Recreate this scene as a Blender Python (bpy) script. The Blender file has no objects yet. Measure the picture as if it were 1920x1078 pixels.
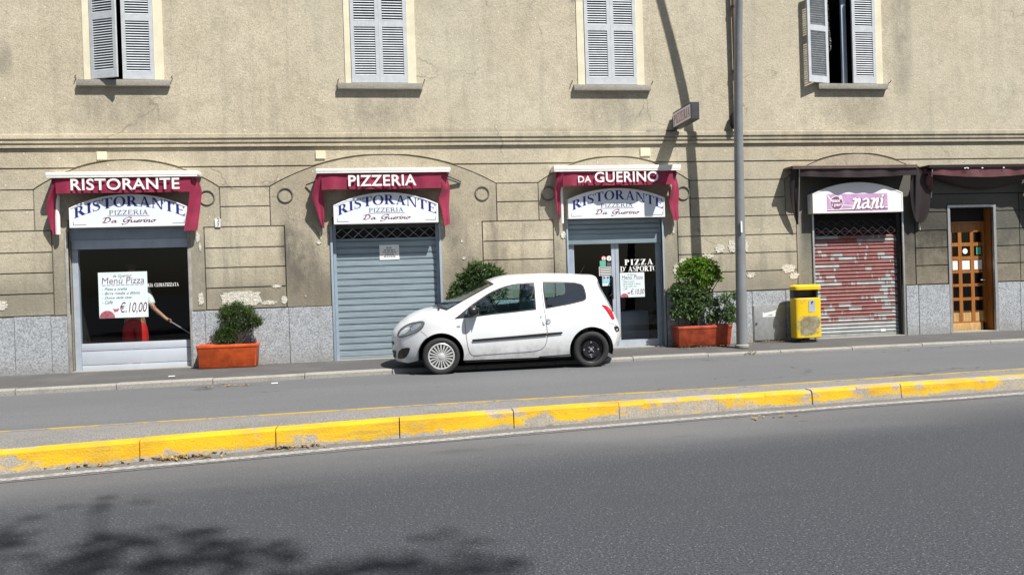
import bpy, bmesh, math, random
from math import sin, cos, pi, radians, sqrt, atan2
from mathutils import Vector, Matrix
from mathutils.geometry import delaunay_2d_cdt
from mathutils.bvhtree import BVHTree

S = bpy.context.scene
C = S.collection
# ------------------------------------------------------------------ camera
EYE = 1.40                 # eye height above the road
FPX = 1500.0               # focal length in photo pixels (1920 wide)
YAW, PITCH, ROLL = radians(8.476), radians(-0.45), radians(-1.85)
_fw = Vector((sin(YAW) * cos(PITCH), cos(YAW) * cos(PITCH), sin(PITCH)))
_r0 = Vector((cos(YAW), -sin(YAW), 0))
_u0 = _r0.cross(_fw)
CR = cos(ROLL) * _r0 + sin(ROLL) * _u0
CU = -sin(ROLL) * _r0 + cos(ROLL) * _u0
cam_d = bpy.data.cameras.new('camera')
cam_d.sensor_width = 36.0
cam_d.lens = FPX * 36.0 / 1920.0
cam_d.clip_start = 0.05
cam_d.clip_end = 2000
cam = bpy.data.objects.new('camera', cam_d)
C.objects.link(cam)
M3 = Matrix((CR, CU, -_fw)).transposed()
cam.matrix_world = Matrix.Translation((0, 0, EYE)) @ M3.to_4x4()
S.camera = cam

# ------------------------------------------------------------------ light
SUN = Vector((0.72, -1.0, 1.88)).normalized()      # towards the sun
world = bpy.data.worlds.new('World')
S.world = world
world.use_nodes = True
wn = world.node_tree
bg = wn.nodes['Background']
sky = wn.nodes.new('ShaderNodeTexSky')
sky.sky_type = 'NISHITA'
sky.sun_disc = False
sky.sun_elevation = math.asin(SUN.z)
sky.sun_rotation = atan2(SUN.x, SUN.y)
sky.air_density = 1.0
sky.dust_density = 1.5
wn.links.new(sky.outputs[0], bg.inputs[0])
bg.inputs[1].default_value = 0.05
sun_d = bpy.data.lights.new('sun', 'SUN')
sun_d.energy = 5.0
sun_d.angle = radians(0.53)
sun_d.color = (1.0, 0.965, 0.91)
sun = bpy.data.objects.new('sun', sun_d)
C.objects.link(sun)
sun.rotation_euler = (-SUN).to_track_quat('-Z', 'Y').to_euler()
sun.location = (10, -20, 30)
S.view_settings.view_transform = 'Standard'
S.view_settings.look = 'None'
S.view_settings.exposure = 0.62
S.view_settings.gamma = 1.0
S.view_settings.use_curve_mapping = False
S.render.engine = 'CYCLES'
S.cycles.use_denoising = True
S.cycles.max_bounces = 8
S.cycles.transparent_max_bounces = 12
S.cycles.caustics_reflective = False
S.cycles.caustics_refractive = False

# ------------------------------------------------------------------ pixels -> places
WALL = 14.30               # distance of the facade plane

def ray(px, py):
    return _fw + (px - 960) / FPX * CR - (py - 539) / FPX * CU

def at_y(px, py, Y):
    d = ray(px, py)
    t = Y / d.y
    return Vector((d.x * t, Y, EYE + d.z * t))

def W(px, py, off=0.0):    # point of the facade (or of a plane standing off in front of it)
    return at_y(px, py, WALL - off)

def G(px, py, z=0.0):      # point on level ground
    d = ray(px, py)
    t = (z - EYE) / d.z
    return Vector((d.x * t, d.y * t, z))

rnd = random.Random(7)

# ------------------------------------------------------------------ objects
OFF = {}

def root(name, loc, label=None, cat=None, group=None, kind=None):
    o = bpy.data.objects.new(name, None)
    C.objects.link(o)
    o.location = loc
    o.empty_display_size = 0.2
    OFF[o] = Vector(loc)
    tag(o, label, cat, group, kind)
    return o

def tag(o, label=None, cat=None, group=None, kind=None):
    if label: o['label'] = label
    if cat: o['category'] = cat
    if group: o['group'] = group
    if kind: o['kind'] = kind
    return o

def me(name, verts, faces, mat, parent=None, smooth=False, sharp=None):
    """one mesh object from world-space vertices"""
    off = OFF.get(parent, Vector()) if parent else None
    vs = [Vector(v) for v in verts]
    if parent is None:
        xs = [v.x for v in vs]; ys = [v.y for v in vs]; zs = [v.z for v in vs]
        off = Vector(((min(xs) + max(xs)) / 2, (min(ys) + max(ys)) / 2, min(zs)))
    m = bpy.data.meshes.new(name)
    m.from_pydata([v - off for v in vs], [], faces)
    m.update()
    if mat is not None: m.materials.append(MAT[mat] if isinstance(mat, str) else mat)
    if smooth:
        m.polygons.foreach_set('use_smooth', [True] * len(m.polygons))
        if sharp: m.set_sharp_from_angle(angle=radians(sharp))
    o = bpy.data.objects.new(name, m)
    C.objects.link(o)
    if parent is None:
        o.location = off
    else:
        o.parent = parent
    OFF[o] = off
    return o

class MB:
    def __init__(s): s.v = []; s.f = []
    def add(s, vs, fs):
        n = len(s.v); s.v += [Vector(v) for v in vs]; s.f += [tuple(i + n for i in f) for f in fs]; return s
    def box(s, x0, x1, y0, y1, z0, z1, bev=0):
        if bev <= 0:
            v = [(x0,y0,z0),(x1,y0,z0),(x1,y1,z0),(x0,y1,z0),(x0,y0,z1),(x1,y0,z1),(x1,y1,z1),(x0,y1,z1)]
            return s.add(v, [(3,2,1,0),(4,5,6,7),(0,1,5,4),(1,2,6,5),(2,3,7,6),(3,0,4,7)])
        bm = bmesh.new(); bmesh.ops.create_cube(bm, size=1)
        for q in bm.verts:
            q.co = Vector(((x0+x1)/2+q.co.x*(x1-x0), (y0+y1)/2+q.co.y*(y1-y0), (z0+z1)/2+q.co.z*(z1-z0)))
        bmesh.ops.bevel(bm, geom=bm.edges[:], offset=bev, segments=2, affect='EDGES', profile=0.6)
        bm.verts.index_update()
        s.add([q.co.copy() for q in bm.verts], [tuple(q.index for q in f.verts) for f in bm.faces]); bm.free(); return s
    def tube(s, pts, rad, n=10, cap=True):
        pts = [Vector(p) for p in pts]; R = rad if isinstance(rad, (list, tuple)) else [rad]*len(pts)
        base = len(s.v); ref = None
        for i, p in enumerate(pts):
            t = (pts[min(i+1,len(pts)-1)] - pts[max(i-1,0)]).normalized()
            if ref is None:
                ref = Vector((0,0,1)) if abs(t.z) < .9 else Vector((1,0,0))
            a = t.cross(ref).normalized(); b = a.cross(t).normalized(); ref = b
            for k in range(n):
                s.v.append(p + R[i]*(cos(2*pi*k/n)*a + sin(2*pi*k/n)*b))
        for i in range(len(pts)-1):
            for k in range(n):
                s.f.append((base+i*n+k, base+i*n+(k+1)%n, base+(i+1)*n+(k+1)%n, base+(i+1)*n+k))
        if cap:
            s.f.append(tuple(base+k for k in reversed(range(n))))
            s.f.append(tuple(base+(len(pts)-1)*n+k for k in range(n)))
        return s
    def quad(s, a, b, c, d): return s.add([a,b,c,d], [(0,1,2,3)])
    def rev(s, c, prof, n=40, axis='y', close=False):
        """revolve (r, h) profile round an axis through c"""
        base = len(s.v); c = Vector(c)
        for r, h in prof:
            for k in range(n):
                a = 2*pi*k/n
                if axis == 'y': s.v.append(c + Vector((r*cos(a), h, r*sin(a))))
                else: s.v.append(c + Vector((r*cos(a), r*sin(a), h)))
        m = len(prof)
        for i in range(m-1 if not close else m):
            j = (i+1) % m
            for k in range(n):
                s.f.append((base+i*n+k, base+i*n+(k+1)%n, base+j*n+(k+1)%n, base+j*n+k))
        return s
    def build(s, name, mat, parent=None, smooth=False, sharp=None):
        return me(name, s.v, s.f, mat, parent, smooth, sharp)

def box(name, x0, x1, y0, y1, z0, z1, mat, parent=None, bev=0):
    return MB().box(x0,x1,y0,y1,z0,z1,bev).build(name, mat, parent, smooth=bev>0, sharp=40)

def inside(p, poly):
    x, y = p; c = False; j = len(poly)-1
    for i in range(len(poly)):
        xi, yi = poly[i][0], poly[i][1]; xj, yj = poly[j][0], poly[j][1]
        if (yi > y) != (yj > y) and x < (xj-xi)*(y-yi)/(yj-yi)+xi: c = not c
        j = i
    return c

def fill2d(outer, holes=(), extra=()):
    """triangles of a polygon with holes; returns pts, tris (counter-clockwise)"""
    pts = []; edges = []
    for loop in [outer] + list(holes):
        n = len(pts); pts += [Vector((p[0], p[1])) for p in loop]
        edges += [(n+i, n+(i+1) % len(loop)) for i in range(len(loop))]
    pts += [Vector((p[0], p[1])) for p in extra]
    r = delaunay_2d_cdt(pts, edges, [], 0, 1e-6)
    P = [(v.x, v.y) for v in r[0]]; T = []
    for f in r[2]:
        c = (sum(P[i][0] for i in f)/3, sum(P[i][1] for i in f)/3)
        if inside(c, outer) and not any(inside(c, h) for h in holes):
            a, b, d = [P[i] for i in f]
            T.append(tuple(f) if (b[0]-a[0])*(d[1]-a[1])-(b[1]-a[1])*(d[0]-a[0]) > 0 else tuple(reversed(f)))
    return P, T

def slab(mb, outer, holes, yf, yb):
    """plate in the facade plane: front at yf (nearer the camera), back at yb, outline in x,z"""
    P, T = fill2d(outer, holes)
    mb.add([(p[0], yf, p[1]) for p in P], T)
    for loop in [outer] + list(holes):
        n = len(loop)
        mb.add([(p[0], yf, p[1]) for p in loop] + [(p[0], yb, p[1]) for p in loop],
               [(i, (i+1) % n, n+(i+1) % n, n+i) for i in range(n)])
    return mb

# ------------------------------------------------------------------ materials
MAT = {}

class NT:
    def __init__(s, name):
        s.m = bpy.data.materials.new(name); s.m.use_nodes = True
        s.t = s.m.node_tree; s.b = s.t.nodes['Principled BSDF']; MAT[name] = s.m
        s.pos = None
    def n(s, typ, **kw):
        q = s.t.nodes.new(typ)
        for k, v in kw.items(): setattr(q, k, v)
        return q
    def l(s, a, b): s.t.links.new(a, b)
    def P(s):
        if s.pos is None: s.pos = s.n('ShaderNodeNewGeometry').outputs['Position']
        return s.pos
    def O(s):
        return s.n('ShaderNodeTexCoord').outputs['Object']
    def sc(s, vec, k):
        q = s.n('ShaderNodeVectorMath', operation='MULTIPLY'); s.l(vec, q.inputs[0]); q.inputs[1].default_value = k; return q.outputs[0]
    def noise(s, scale, detail=4, rough=.6, vec=None, k=None):
        q = s.n('ShaderNodeTexNoise'); q.inputs['Scale'].default_value = scale; q.inputs['Detail'].default_value = detail; q.inputs['Roughness'].default_value = rough
        v = vec or s.P()
        if k: v = s.sc(v, k)
        s.l(v, q.inputs['Vector']); return q.outputs['Fac']
    def voro(s, scale, k=None, feature='F1', out='Distance'):
        q = s.n('ShaderNodeTexVoronoi', feature=feature); q.inputs['Scale'].default_value = scale
        v = s.P()
        if k: v = s.sc(v, k)
        s.l(v, q.inputs['Vector']); return q.outputs[out]
    def ramp(s, fac, a, b, lo=0.0, hi=1.0):
        q = s.n('ShaderNodeMapRange'); q.interpolation_type = 'SMOOTHSTEP'
        s.l(fac, q.inputs[0]); q.inputs[1].default_value = a; q.inputs[2].default_value = b; q.inputs[3].default_value = lo; q.inputs[4].default_value = hi
        return q.outputs[0]
    def math(s, op, a, b=None, clamp=False):
        q = s.n('ShaderNodeMath', operation=op, use_clamp=clamp)
        for i, x in enumerate((a, b)):
            if x is None: continue
            if isinstance(x, (int, float)): q.inputs[i].default_value = x
            else: s.l(x, q.inputs[i])
        return q.outputs[0]
    def mix(s, fac, a, b, mode='MIX'):
        q = s.n('ShaderNodeMix', data_type='RGBA', blend_type=mode)
        for sock, x in ((q.inputs[0], fac), (q.inputs[6], a), (q.inputs[7], b)):
            if isinstance(x, (int, float)): sock.default_value = x
            elif isinstance(x, (tuple, list)): sock.default_value = (*x[:3], 1)
            else: s.l(x, sock)
        return q.outputs[2]
    def xyz(s, vec=None):
        q = s.n('ShaderNodeSeparateXYZ'); s.l(vec or s.P(), q.inputs[0]); return q.outputs
    def blob(s, x, z, rx, rz):
        """soft ellipse on the facade, 1 inside"""
        X = s.xyz()
        a = s.math('MULTIPLY', s.math('ADD', X[0], -x), 1/rx); b = s.math('MULTIPLY', s.math('ADD', X[2], -z), 1/rz)
        d = s.math('ADD', s.math('MULTIPLY', a, a), s.math('MULTIPLY', b, b))
        return s.ramp(d, 1.0, 0.0)
    def col(s, c): 
        if isinstance(c, (tuple, list)): s.b.inputs['Base Color'].default_value = (*c[:3], 1)
        else: s.l(c, s.b.inputs['Base Color'])
        return s
    def rough(s, r):
        if isinstance(r, (int, float)): s.b.inputs['Roughness'].default_value = r
        else: s.l(r, s.b.inputs['Roughness'])
        return s
    def bump(s, h, strength=.5, dist=.01):
        q = s.n('ShaderNodeBump'); q.inputs['Strength'].default_value = strength; q.inputs['Distance'].default_value = dist
        s.l(h, q.inputs['Height']); s.l(q.outputs[0], s.b.inputs['Normal']); return s
    def set(s, **kw):
        for k, v in kw.items(): s.b.inputs[k.replace('_', ' ')].default_value = v
        return s

def plain(name, c, rough=.6, var=.12, scale=6, bump=0, bscale=60, metal=0, spec=.5, coat=0):
    """simple surface with a little uneven colour"""
    q = NT(name)
    f = q.noise(scale, 5, .65)
    lo = tuple(x*(1-var) for x in c); hi = tuple(min(1, x*(1+var)) for x in c)
    q.col(q.mix(q.ramp(f, .3, .7), lo, hi)).rough(rough)
    q.set(Metallic=metal, Specular_IOR_Level=spec, Coat_Weight=coat)
    if bump: q.bump(q.noise(bscale, 3, .6), bump, .01)
    return q
BASE = 0.113               # pavement level at the wall
ZC = [3.852, 3.517, 3.170, 2.835, 2.488, 2.130, 1.790, 1.445, 1.078]   # courses of the rusticated ground floor; last = plinth top

def wx(px, py=500, off=0): return W(px, py, off).x
def wz(px, py, off=0): return W(px, py, off).z

# --- wall plaster
def wall_mat(name, c1, c2, dark=0.0, rough_bump=.8):
    q = NT(name)
    big = q.noise(.55, 5, .6)
    mid = q.noise(4, 6, .7)
    fine = q.noise(55, 3, .7)
    streak = q.noise(1.0, 5, .65, k=(5.0, 1, .55))
    c = q.mix(q.ramp(big, .3, .7), c1, c2)
    c = q.mix(q.math('MULTIPLY', q.ramp(mid, .42, .72), .5), c, tuple(x*.70 for x in c1))
    c = q.mix(q.math('MULTIPLY', q.ramp(fine, .33, .60, 1, 0), .55), c, tuple(x*.50 for x in c1))
    # stray pale grains
    g = q.voro(5.5)
    c = q.mix(q.math('MULTIPLY', q.ramp(g, .045, .085, 1, 0), .7), c, (.85, .81, .70))
    # grey rain streaks and dirt
    X = q.xyz()
    low = q.ramp(X[2], 3.6, 1.2)
    d = q.math('MULTIPLY', q.ramp(streak, .48, .75), q.math('ADD', q.math('MULTIPLY', low, .55), .22))
    c = q.mix(d, c, (.135, .125, .105))
    # dirt with its own place: under the sills, round the openings
    m = None
    for (px, py, rx, rz, k) in STAINS:
        p = W(px, py)
        b = q.math('MULTIPLY', q.blob(p.x, p.z, rx*1.15, rz*1.15), min(1, k*1.25))
        m = b if m is None else q.math('MAXIMUM', m, b)
    sp = q.ramp(q.noise(2.2, 6, .7, k=(1.6, 1, .8)), .30, .62, .25, 1.0)
    c = q.mix(q.math('MULTIPLY', m, sp), c, (.105, .098, .082))
    lo_ = q.math('MULTIPLY', q.ramp(X[2], 2.1, 1.2), q.ramp(q.noise(1.7, 6, .7), .25, .6, .25, .75)); c = q.mix(lo_, c, (.20, .172, .128))
    # dark paint round the right-hand shop fronts, with awning shade mixed into the colour
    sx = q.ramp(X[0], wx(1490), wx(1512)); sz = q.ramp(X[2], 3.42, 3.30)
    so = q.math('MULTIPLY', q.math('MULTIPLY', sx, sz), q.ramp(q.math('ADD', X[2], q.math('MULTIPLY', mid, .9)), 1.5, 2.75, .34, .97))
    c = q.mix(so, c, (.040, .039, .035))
    if dark: c = q.mix(dark, c, (.07, .066, .058))
    # hairline cracks and repaired areas
    vc = q.n('ShaderNodeTexVoronoi', feature='DISTANCE_TO_EDGE'); vc.inputs['Scale'].default_value = .55
    wv = q.n('ShaderNodeVectorMath', operation='ADD'); nz_ = q.n('ShaderNodeTexNoise'); nz_.inputs['Scale'].default_value = 2.5; nz_.inputs['Detail'].default_value = 5; q.l(q.P(), nz_.inputs['Vector'])
    q.l(q.P(), wv.inputs[0]); q.l(q.sc(nz_.outputs['Color'], (.7, .7, .7)), wv.inputs[1]); q.l(wv.outputs[0], vc.inputs['Vector'])
    ck = q.math('MULTIPLY', q.ramp(vc.outputs['Distance'], .004, .010, 1, 0), q.ramp(q.noise(.8, 3, .5), .52, .62))
    c = q.mix(q.math('MULTIPLY', ck, .5), c, (.12, .105, .08))
    tone = q.noise(.23, 2, .5); c = q.mix(q.ramp(tone, .42, .6, 0, .16), c, (.50, .50, .42))
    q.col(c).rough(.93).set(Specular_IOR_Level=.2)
    h = q.math('ADD', q.math('MULTIPLY', fine, 1.0), q.math('MULTIPLY', q.noise(22, 4, .6), .8))
    q.bump(h, rough_bump, .012)
    return q

STAINS = [(565, 520, .35, .9, .8), (545, 470, .22, .7, .7), (600, 560, .5, .5, .6), (930, 480, .25, .8, .55), (868, 520, .3, .8, .45), (850, 430, .2, .5, .5),
          (110, 540, .25, .8, .5), (60, 560, .9, .35, .45), (375, 520, .25, .9, .5), (470, 560, 1.1, .3, .5), (1045, 520, .2, .9, .6), (1005, 570, .6, .35, .4),
          (1290, 560, .6, .35, .5), (1440, 555, .9, .35, .55), (1260, 470, .2, .8, .5), (230, 205, .85, .42, .28), (712, 208, .8, .42, .3), (1148, 208, .8, .42, .3),
          (1610, 205, .8, .42, .3), (1690, 60, .25, 1.6, .35), (960, 255, 7, .14, .3), (1700, 255, 7, .14, .4), (2, 112, .22, .35, .3), (1320, 390, 1.3, .7, .25), (980, 400, .8, .6, .25)]
wall_mat('roughcast', (.535, .472, .348), (.62, .558, .425), rough_bump=.5)
wall_mat('stucco', (.485, .425, .31), (.575, .51, .38), rough_bump=.5)
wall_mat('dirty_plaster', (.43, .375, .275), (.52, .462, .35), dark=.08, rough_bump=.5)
wall_mat('groove_shade_plaster', (.40, .36, .28), (.46, .41, .32), dark=.72, rough_bump=.5)

q = NT('patch_plaster')
q.col(q.mix(q.ramp(q.noise(30, 5, .7), .3, .65), (.50, .46, .37), (.78, .75, .66))).rough(.95).bump(q.noise(35, 5, .7), 1.0, .03)

q = NT('granite')
v1 = q.voro(58, out='Color'); sep = q.n('ShaderNodeSeparateColor'); q.l(v1, sep.inputs[0])
f = q.math('ADD', q.math('MULTIPLY', sep.outputs[0], .65), q.math('MULTIPLY', q.noise(60, 3, .7), .45))
c = q.mix(q.ramp(f, .10, .85), (.19, .202, .216), (.43, .452, .478))
c = q.mix(q.math('MULTIPLY', q.ramp(q.noise(1.4, 5, .65, k=(2, 1, 1)), .5, .75), .5), c, (.20, .20, .185))
c = q.mix(q.ramp(q.xyz()[2], .38, .12, 0, .45), c, (.22, .205, .175))
q.col(c).rough(.8).bump(f, .35, .01)

def cracks(q, c, scale, k, dark, lo=.50, hi=.60):
    vc = q.n('ShaderNodeTexVoronoi', feature='DISTANCE_TO_EDGE'); vc.inputs['Scale'].default_value = scale
    nz = q.n('ShaderNodeTexNoise'); nz.inputs['Scale'].default_value = 2.2; nz.inputs['Detail'].default_value = 6; q.l(q.P(), nz.inputs['Vector'])
    ad = q.n('ShaderNodeVectorMath', operation='ADD'); q.l(q.sc(q.P(), k), ad.inputs[0]); q.l(q.sc(nz.outputs['Color'], (.5, .5, .5)), ad.inputs[1]); q.l(ad.outputs[0], vc.inputs['Vector'])
    m = q.math('MULTIPLY', q.ramp(vc.outputs['Distance'], .0016, .0045, 1, 0), q.ramp(q.noise(.45, 3, .5), lo, hi))
    return q.mix(q.math('MULTIPLY', m, .75), c, (dark, dark, dark))
q = NT('asphalt_road')
n1 = q.noise(70, 4, .85); n2 = q.noise(.35, 4, .55, k=(.35, 1.2, 1)); n3 = q.noise(9, 5, .7)
c = q.mix(q.ramp(n1, .36, .70), (.008, .0095, .0125), (.098, .107, .126))
yy = q.xyz()[1]
tt = q.math('ADD', yy, q.math('MULTIPLY', q.xyz()[0], -.115)); c = q.mix(q.math('MULTIPLY', q.ramp(q.math('ADD', tt, q.math('MULTIPLY', n2, 1.3)), 6.1, 7.75, 0, .85), q.ramp(n1, .25, .7, .7, 1)), c, (.17, .17, .17))
c = q.mix(q.ramp(n2, .40, .68, .30, 0), c, (.040, .043, .050))
c = q.mix(q.math('MULTIPLY', q.ramp(q.voro(38), .10, .20, 1, 0), .6), c, (.24, .25, .265))
sc_ = q.noise(1.0, 3, .5, k=(2.6, 15, 1)); c = q.mix(q.math('MULTIPLY', q.ramp(sc_, .69, .73, 0, .8), q.ramp(tt, 4.8, 6.4)), c, (.026, .026, .028)); oil = q.noise(.9, 5, .6, k=(.5, 1.3, 1)); c = q.mix(q.ramp(oil, .58, .72, 0, .35), c, (.03, .032, .037))
c = cracks(q, c, .22, (.35, 1.0, 1), .022)
q.col(c).rough(.88).bump(q.math('ADD', n1, n3), .5, .008)

q = NT('asphalt_lane')
n1 = q.noise(75, 4, .8); n2 = q.noise(.5, 5, .6, k=(.3, 1.4, 1)); n3 = q.noise(3, 5, .7, k=(.3, 1, 1))
c = q.mix(q.ramp(n1, .3, .72), (.078, .081, .086), (.176, .180, .187))
c = q.mix(q.ramp(n2, .35, .7, .45, 0), c, (.090, .093, .098))
c = q.mix(q.math('MULTIPLY', q.ramp(n3, .55, .75), .3), c, (.085, .085, .088))
sc_ = q.noise(1.0, 3, .5, k=(1.6, 13, 1)); c = q.mix(q.ramp(sc_, .735, .77, 0, .6), c, (.05, .05, .05))
c = cracks(q, c, .30, (.45, 1.2, 1), .03)
q.col(c).rough(.85).bump(n1, .35, .006)

q = NT('asphalt_pavement')
n1 = q.noise(90, 3, .7); n2 = q.noise(1.3, 5, .65)
c = q.mix(q.ramp(n1, .3, .7), (.055, .054, .055), (.10, .098, .096))
c = q.mix(q.ramp(n2, .45, .75, 0, .5), c, (.14, .13, .115))
q.col(c).rough(.9).bump(n1, .4, .006)

q = NT('island_asphalt')
n1 = q.noise(75, 3, .75); n2 = q.noise(1.1, 5, .65)
c = q.mix(q.ramp(n1, .3, .68), (.10, .095, .09), (.30, .29, .275))
c = q.mix(q.ramp(n2, .42, .7, 0, .5), c, (.12, .115, .11))
c = q.mix(q.math('MULTIPLY', q.ramp(q.voro(40), .12, .2, 1, 0), .5), c, (.42, .40, .38))
q.col(c).rough(.92).bump(n1, .8, .012)

q = NT('gutter_dust')
n1 = q.noise(60, 4, .7); n2 = q.noise(3, 5, .7)
c = q.mix(q.ramp(n1, .3, .7), (.085, .082, .078), (.19, .182, .17))
c = q.mix(q.ramp(n2, .5, .75, 0, .6), c, (.10, .098, .095))
q.col(c).rough(.93).bump(n1, .5, .008)

def concrete(name, c, yellow=False):
    q = NT(name)
    n1 = q.noise(70, 3, .7); n2 = q.noise(3.5, 5, .65)
    base = q.mix(q.ramp(n1, .3, .7), tuple(x*.72 for x in c), tuple(x*1.15 for x in c))
    base = q.mix(q.ramp(n2, .45, .75, 0, .4), base, tuple(x*.5 for x in c))
    if yellow:
        X = q.xyz()
        y1 = q.mix(q.ramp(q.noise(2.2, 5, .6, k=(1, 1, 2.5)), .35, .7), (.70, .425, .004), (.60, .335, .006))
        y1 = q.mix(q.ramp(n2, .46, .70, 0, .45), y1, (.40, .26, .04)); gr_ = q.noise(1.3, 6, .75, k=(.6, 1, 5)); y1 = q.mix(q.ramp(gr_, .50, .68, 0, .55), y1, (.22, .17, .07)); y1 = q.mix(q.ramp(q.noise(45, 3, .7), .56, .66, 0, .5), y1, (.30, .24, .14))
        # paint worn off towards the right-hand end and along the foot of the stones
        wear = q.math('ADD', q.noise(1.9, 6, .68, k=(1, 1, 2.2)), q.ramp(X[0], .8, 3.4, -.03, .05))
        a = q.math('MULTIPLY', q.ramp(wear, .535, .60), q.ramp(q.noise(28, 4, .7), .25, .55, .72, 1))
        foot = q.ramp(q.math('ADD', X[2], q.math('MULTIPLY', q.noise(2.4, 6, .7), -.19)), -.046, -.068)
        top = q.math('MULTIPLY', q.ramp(X[2], .150, .158), q.ramp(q.math('ADD', q.noise(5, 5, .7), q.ramp(X[0], 1.5, 4, -.1, .12)), .56, .64))
        base = q.mix(q.math('MAXIMUM', q.math('MAXIMUM', a, foot), top), y1, base)
    q.col(base).rough(.85).bump(q.math('ADD', n1, q.math('MULTIPLY', n2, 2)), .5, .012)
    return q
concrete('kerb_concrete', (.31, .295, .265))
concrete('kerb_yellow', (.36, .33, .28), True)
concrete('sill_stone', (.33, .31, .27))
q = NT('yellow_line')
q.col(q.mix(q.ramp(q.noise(4, 6, .7), .45, .6), (.46, .31, .06), (.24, .21, .17))).rough(.85)
q = NT('white_line')
q.col(q.mix(q.ramp(q.noise(26, 6, .75), .36, .58), (.42, .415, .40), (.20, .195, .19))).rough(.85)

plain('cream_stone', (.72, .665, .49), .85, .08, 3, .2, 40)
q = NT('shutter_paint')
n1 = q.noise(9, 5, .7)
c = q.mix(q.ramp(n1, .35, .7), (.46, .49, .515), (.55, .58, .60)); c = q.mix(q.ramp(q.noise(26, 4, .7), .64, .74, 0, .5), c, (.30, .29, .27))
q.col(c).rough(.6)
plain('blackness', (.008, .008, .009), .9, .2)
plain('dark_metal', (.06, .06, .065), .5, .2, 10, metal=.3)
plain('frame_metal', (.42, .47, .54), .45, .08, 5, metal=.2)
plain('frame_blue', (.30, .37, .45), .45, .08, 5, metal=.1)
plain('panel_grey', (.50, .54, .60), .4, .05, 2, metal=.1)
plain('galvanised', (.45, .46, .46), .4, .1, 12, metal=.6)
plain('stone_jamb', (.30, .29, .265), .85, .25, 5, .5, 50)

def roller(name, c):
    q = NT(name)
    n1 = q.noise(3.0, 6, .7, k=(.6, 1, 3)); n2 = q.noise(14, 6, .75, k=(1, 1, 2.5))
    col = q.mix(q.ramp(n1, .3, .7), tuple(x*.86 for x in c), tuple(x*1.1 for x in c))
    col = q.mix(q.ramp(n2, .655, .70, 0, .8), col, (.16, .14, .13))
    q.col(col).rough(.5).set(Metallic=.15, Specular_IOR_Level=.4)
    return q
roller('roller_blue', (.26, .325, .365))
q = NT('roller_flaked')                     # grey slats with remains of red paint
X = q.xyz()
p0 = W(1542, 520); p1 = W(1682, 520)
fx = q.math('MULTIPLY', q.math('ADD', X[0], -p0.x), 1/(p1.x-p0.x))
row = q.math('FLOOR', q.math('MULTIPLY', X[2], 1/.0695))
cmb = q.n('ShaderNodeCombineXYZ'); q.l(q.math('MULTIPLY', X[0], .75), cmb.inputs[0]); q.l(q.math('MULTIPLY', row, .37), cmb.inputs[2])
nn = q.noise(1.9, 5, .7, vec=cmb.outputs[0])
edge = q.math('ABSOLUTE', q.math('ADD', fx, -.42))
band = q.math('MULTIPLY', q.ramp(X[2], .34, .44), q.ramp(X[2], 2.14, 2.06))
red = q.math('MULTIPLY', q.ramp(q.math('ADD', nn, q.math('MULTIPLY', edge, -.12)), .425, .435), band)
fl = q.ramp(q.noise(24, 5, .75, k=(.7, 1, 2)), .60, .64)
red = q.math('MULTIPLY', red, q.math('SUBTRACT', 1, fl))
grey = q.mix(q.ramp(q.noise(5, 5, .7), .3, .7), (.25, .27, .27), (.38, .395, .39))
q.col(q.mix(red, grey, q.mix(q.ramp(nn, .4, .6), (.18, .055, .050), (.25, .088, .080)))).rough(.55).set(Metallic=.1)

def cloth(name, c):
    q = NT(name)
    n1 = q.noise(5, 5, .6)
    q.col(q.mix(q.ramp(n1, .3, .7), tuple(x*.82 for x in c), tuple(x*1.12 for x in c))).rough(.55).set(Specular_IOR_Level=.45, Sheen_Weight=.1)
    tr = q.n('ShaderNodeBsdfTranslucent'); tr.inputs[0].default_value = (c[0]*1.3, c[1]*.8, c[2]*.9, 1)
    mx = q.n('ShaderNodeMixShader'); mx.inputs[0].default_value = .07
    out = q.t.nodes['Material Output']; q.l(q.b.outputs[0], mx.inputs[1]); q.l(tr.outputs[0], mx.inputs[2]); q.l(mx.outputs[0], out.inputs[0])
    return q
cloth('awning_maroon', (.29, .020, .062))
cloth('awning_brown', (.022, .011, .012))
cloth('awning_faded', (.13, .042, .047))
plain('white_plastic', (.82, .82, .80), .45, .04, 4)
plain('cassette_white', (.82, .81, .76), .5, .07, 6)
plain('sign_face', (.74, .79, .86), .3, .03, 2)
plain('sign_white', (.84, .84, .84), .35, .02, 2)
plain('letter_white', (.82, .82, .80), .6, .05)
plain('letter_navy', (.018, .022, .16), .4, .1)
plain('letter_grey', (.09, .10, .11), .4, .1)
plain('letter_wine', (.16, .012, .03), .4, .1)
plain('letter_red', (.45, .04, .05), .5, .1)
plain('letter_purple', (.20, .075, .15), .5, .1)
plain('paper', (.70, .80, .82), .6, .04, 8)
plain('paper_white', (.80, .80, .77), .7, .05, 8)
plain('paper_red', (.38, .10, .14), .6, .3, 20)
plain('nani_pink', (.55, .33, .55), .45, .12, 9)
plain('nani_purple', (.25, .09, .20), .45, .12, 9)
plain('sticker_green', (.10, .42, .30), .5, .1)
plain('sticker_blue', (.30, .60, .72), .5, .2, 20)
plain('orange_plastic', (.60, .095, .02), .5, .25, 7, .15, 18)
plain('terracotta_plastic', (.42, .07, .028), .5, .35, 7, .15, 18)
plain('soil', (.06, .045, .03), .95, .3, 20, .8, 40)
plain('pole_paint', (.25, .26, .27), .45, .10, 3, metal=.2)
plain('downpipe_paint', (.13, .085, .07), .6, .2, 5)
plain('bark', (.14, .105, .075), .9, .3, 12, .8, 20)
plain('skin', (.46, .24, .15), .55, .08, 8)
plain('shirt', (.80, .82, .80), .8, .04, 6)
plain('shorts', (.60, .012, .012), .75, .1, 6)
plain('hair', (.03, .02, .015), .7, .2)
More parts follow.
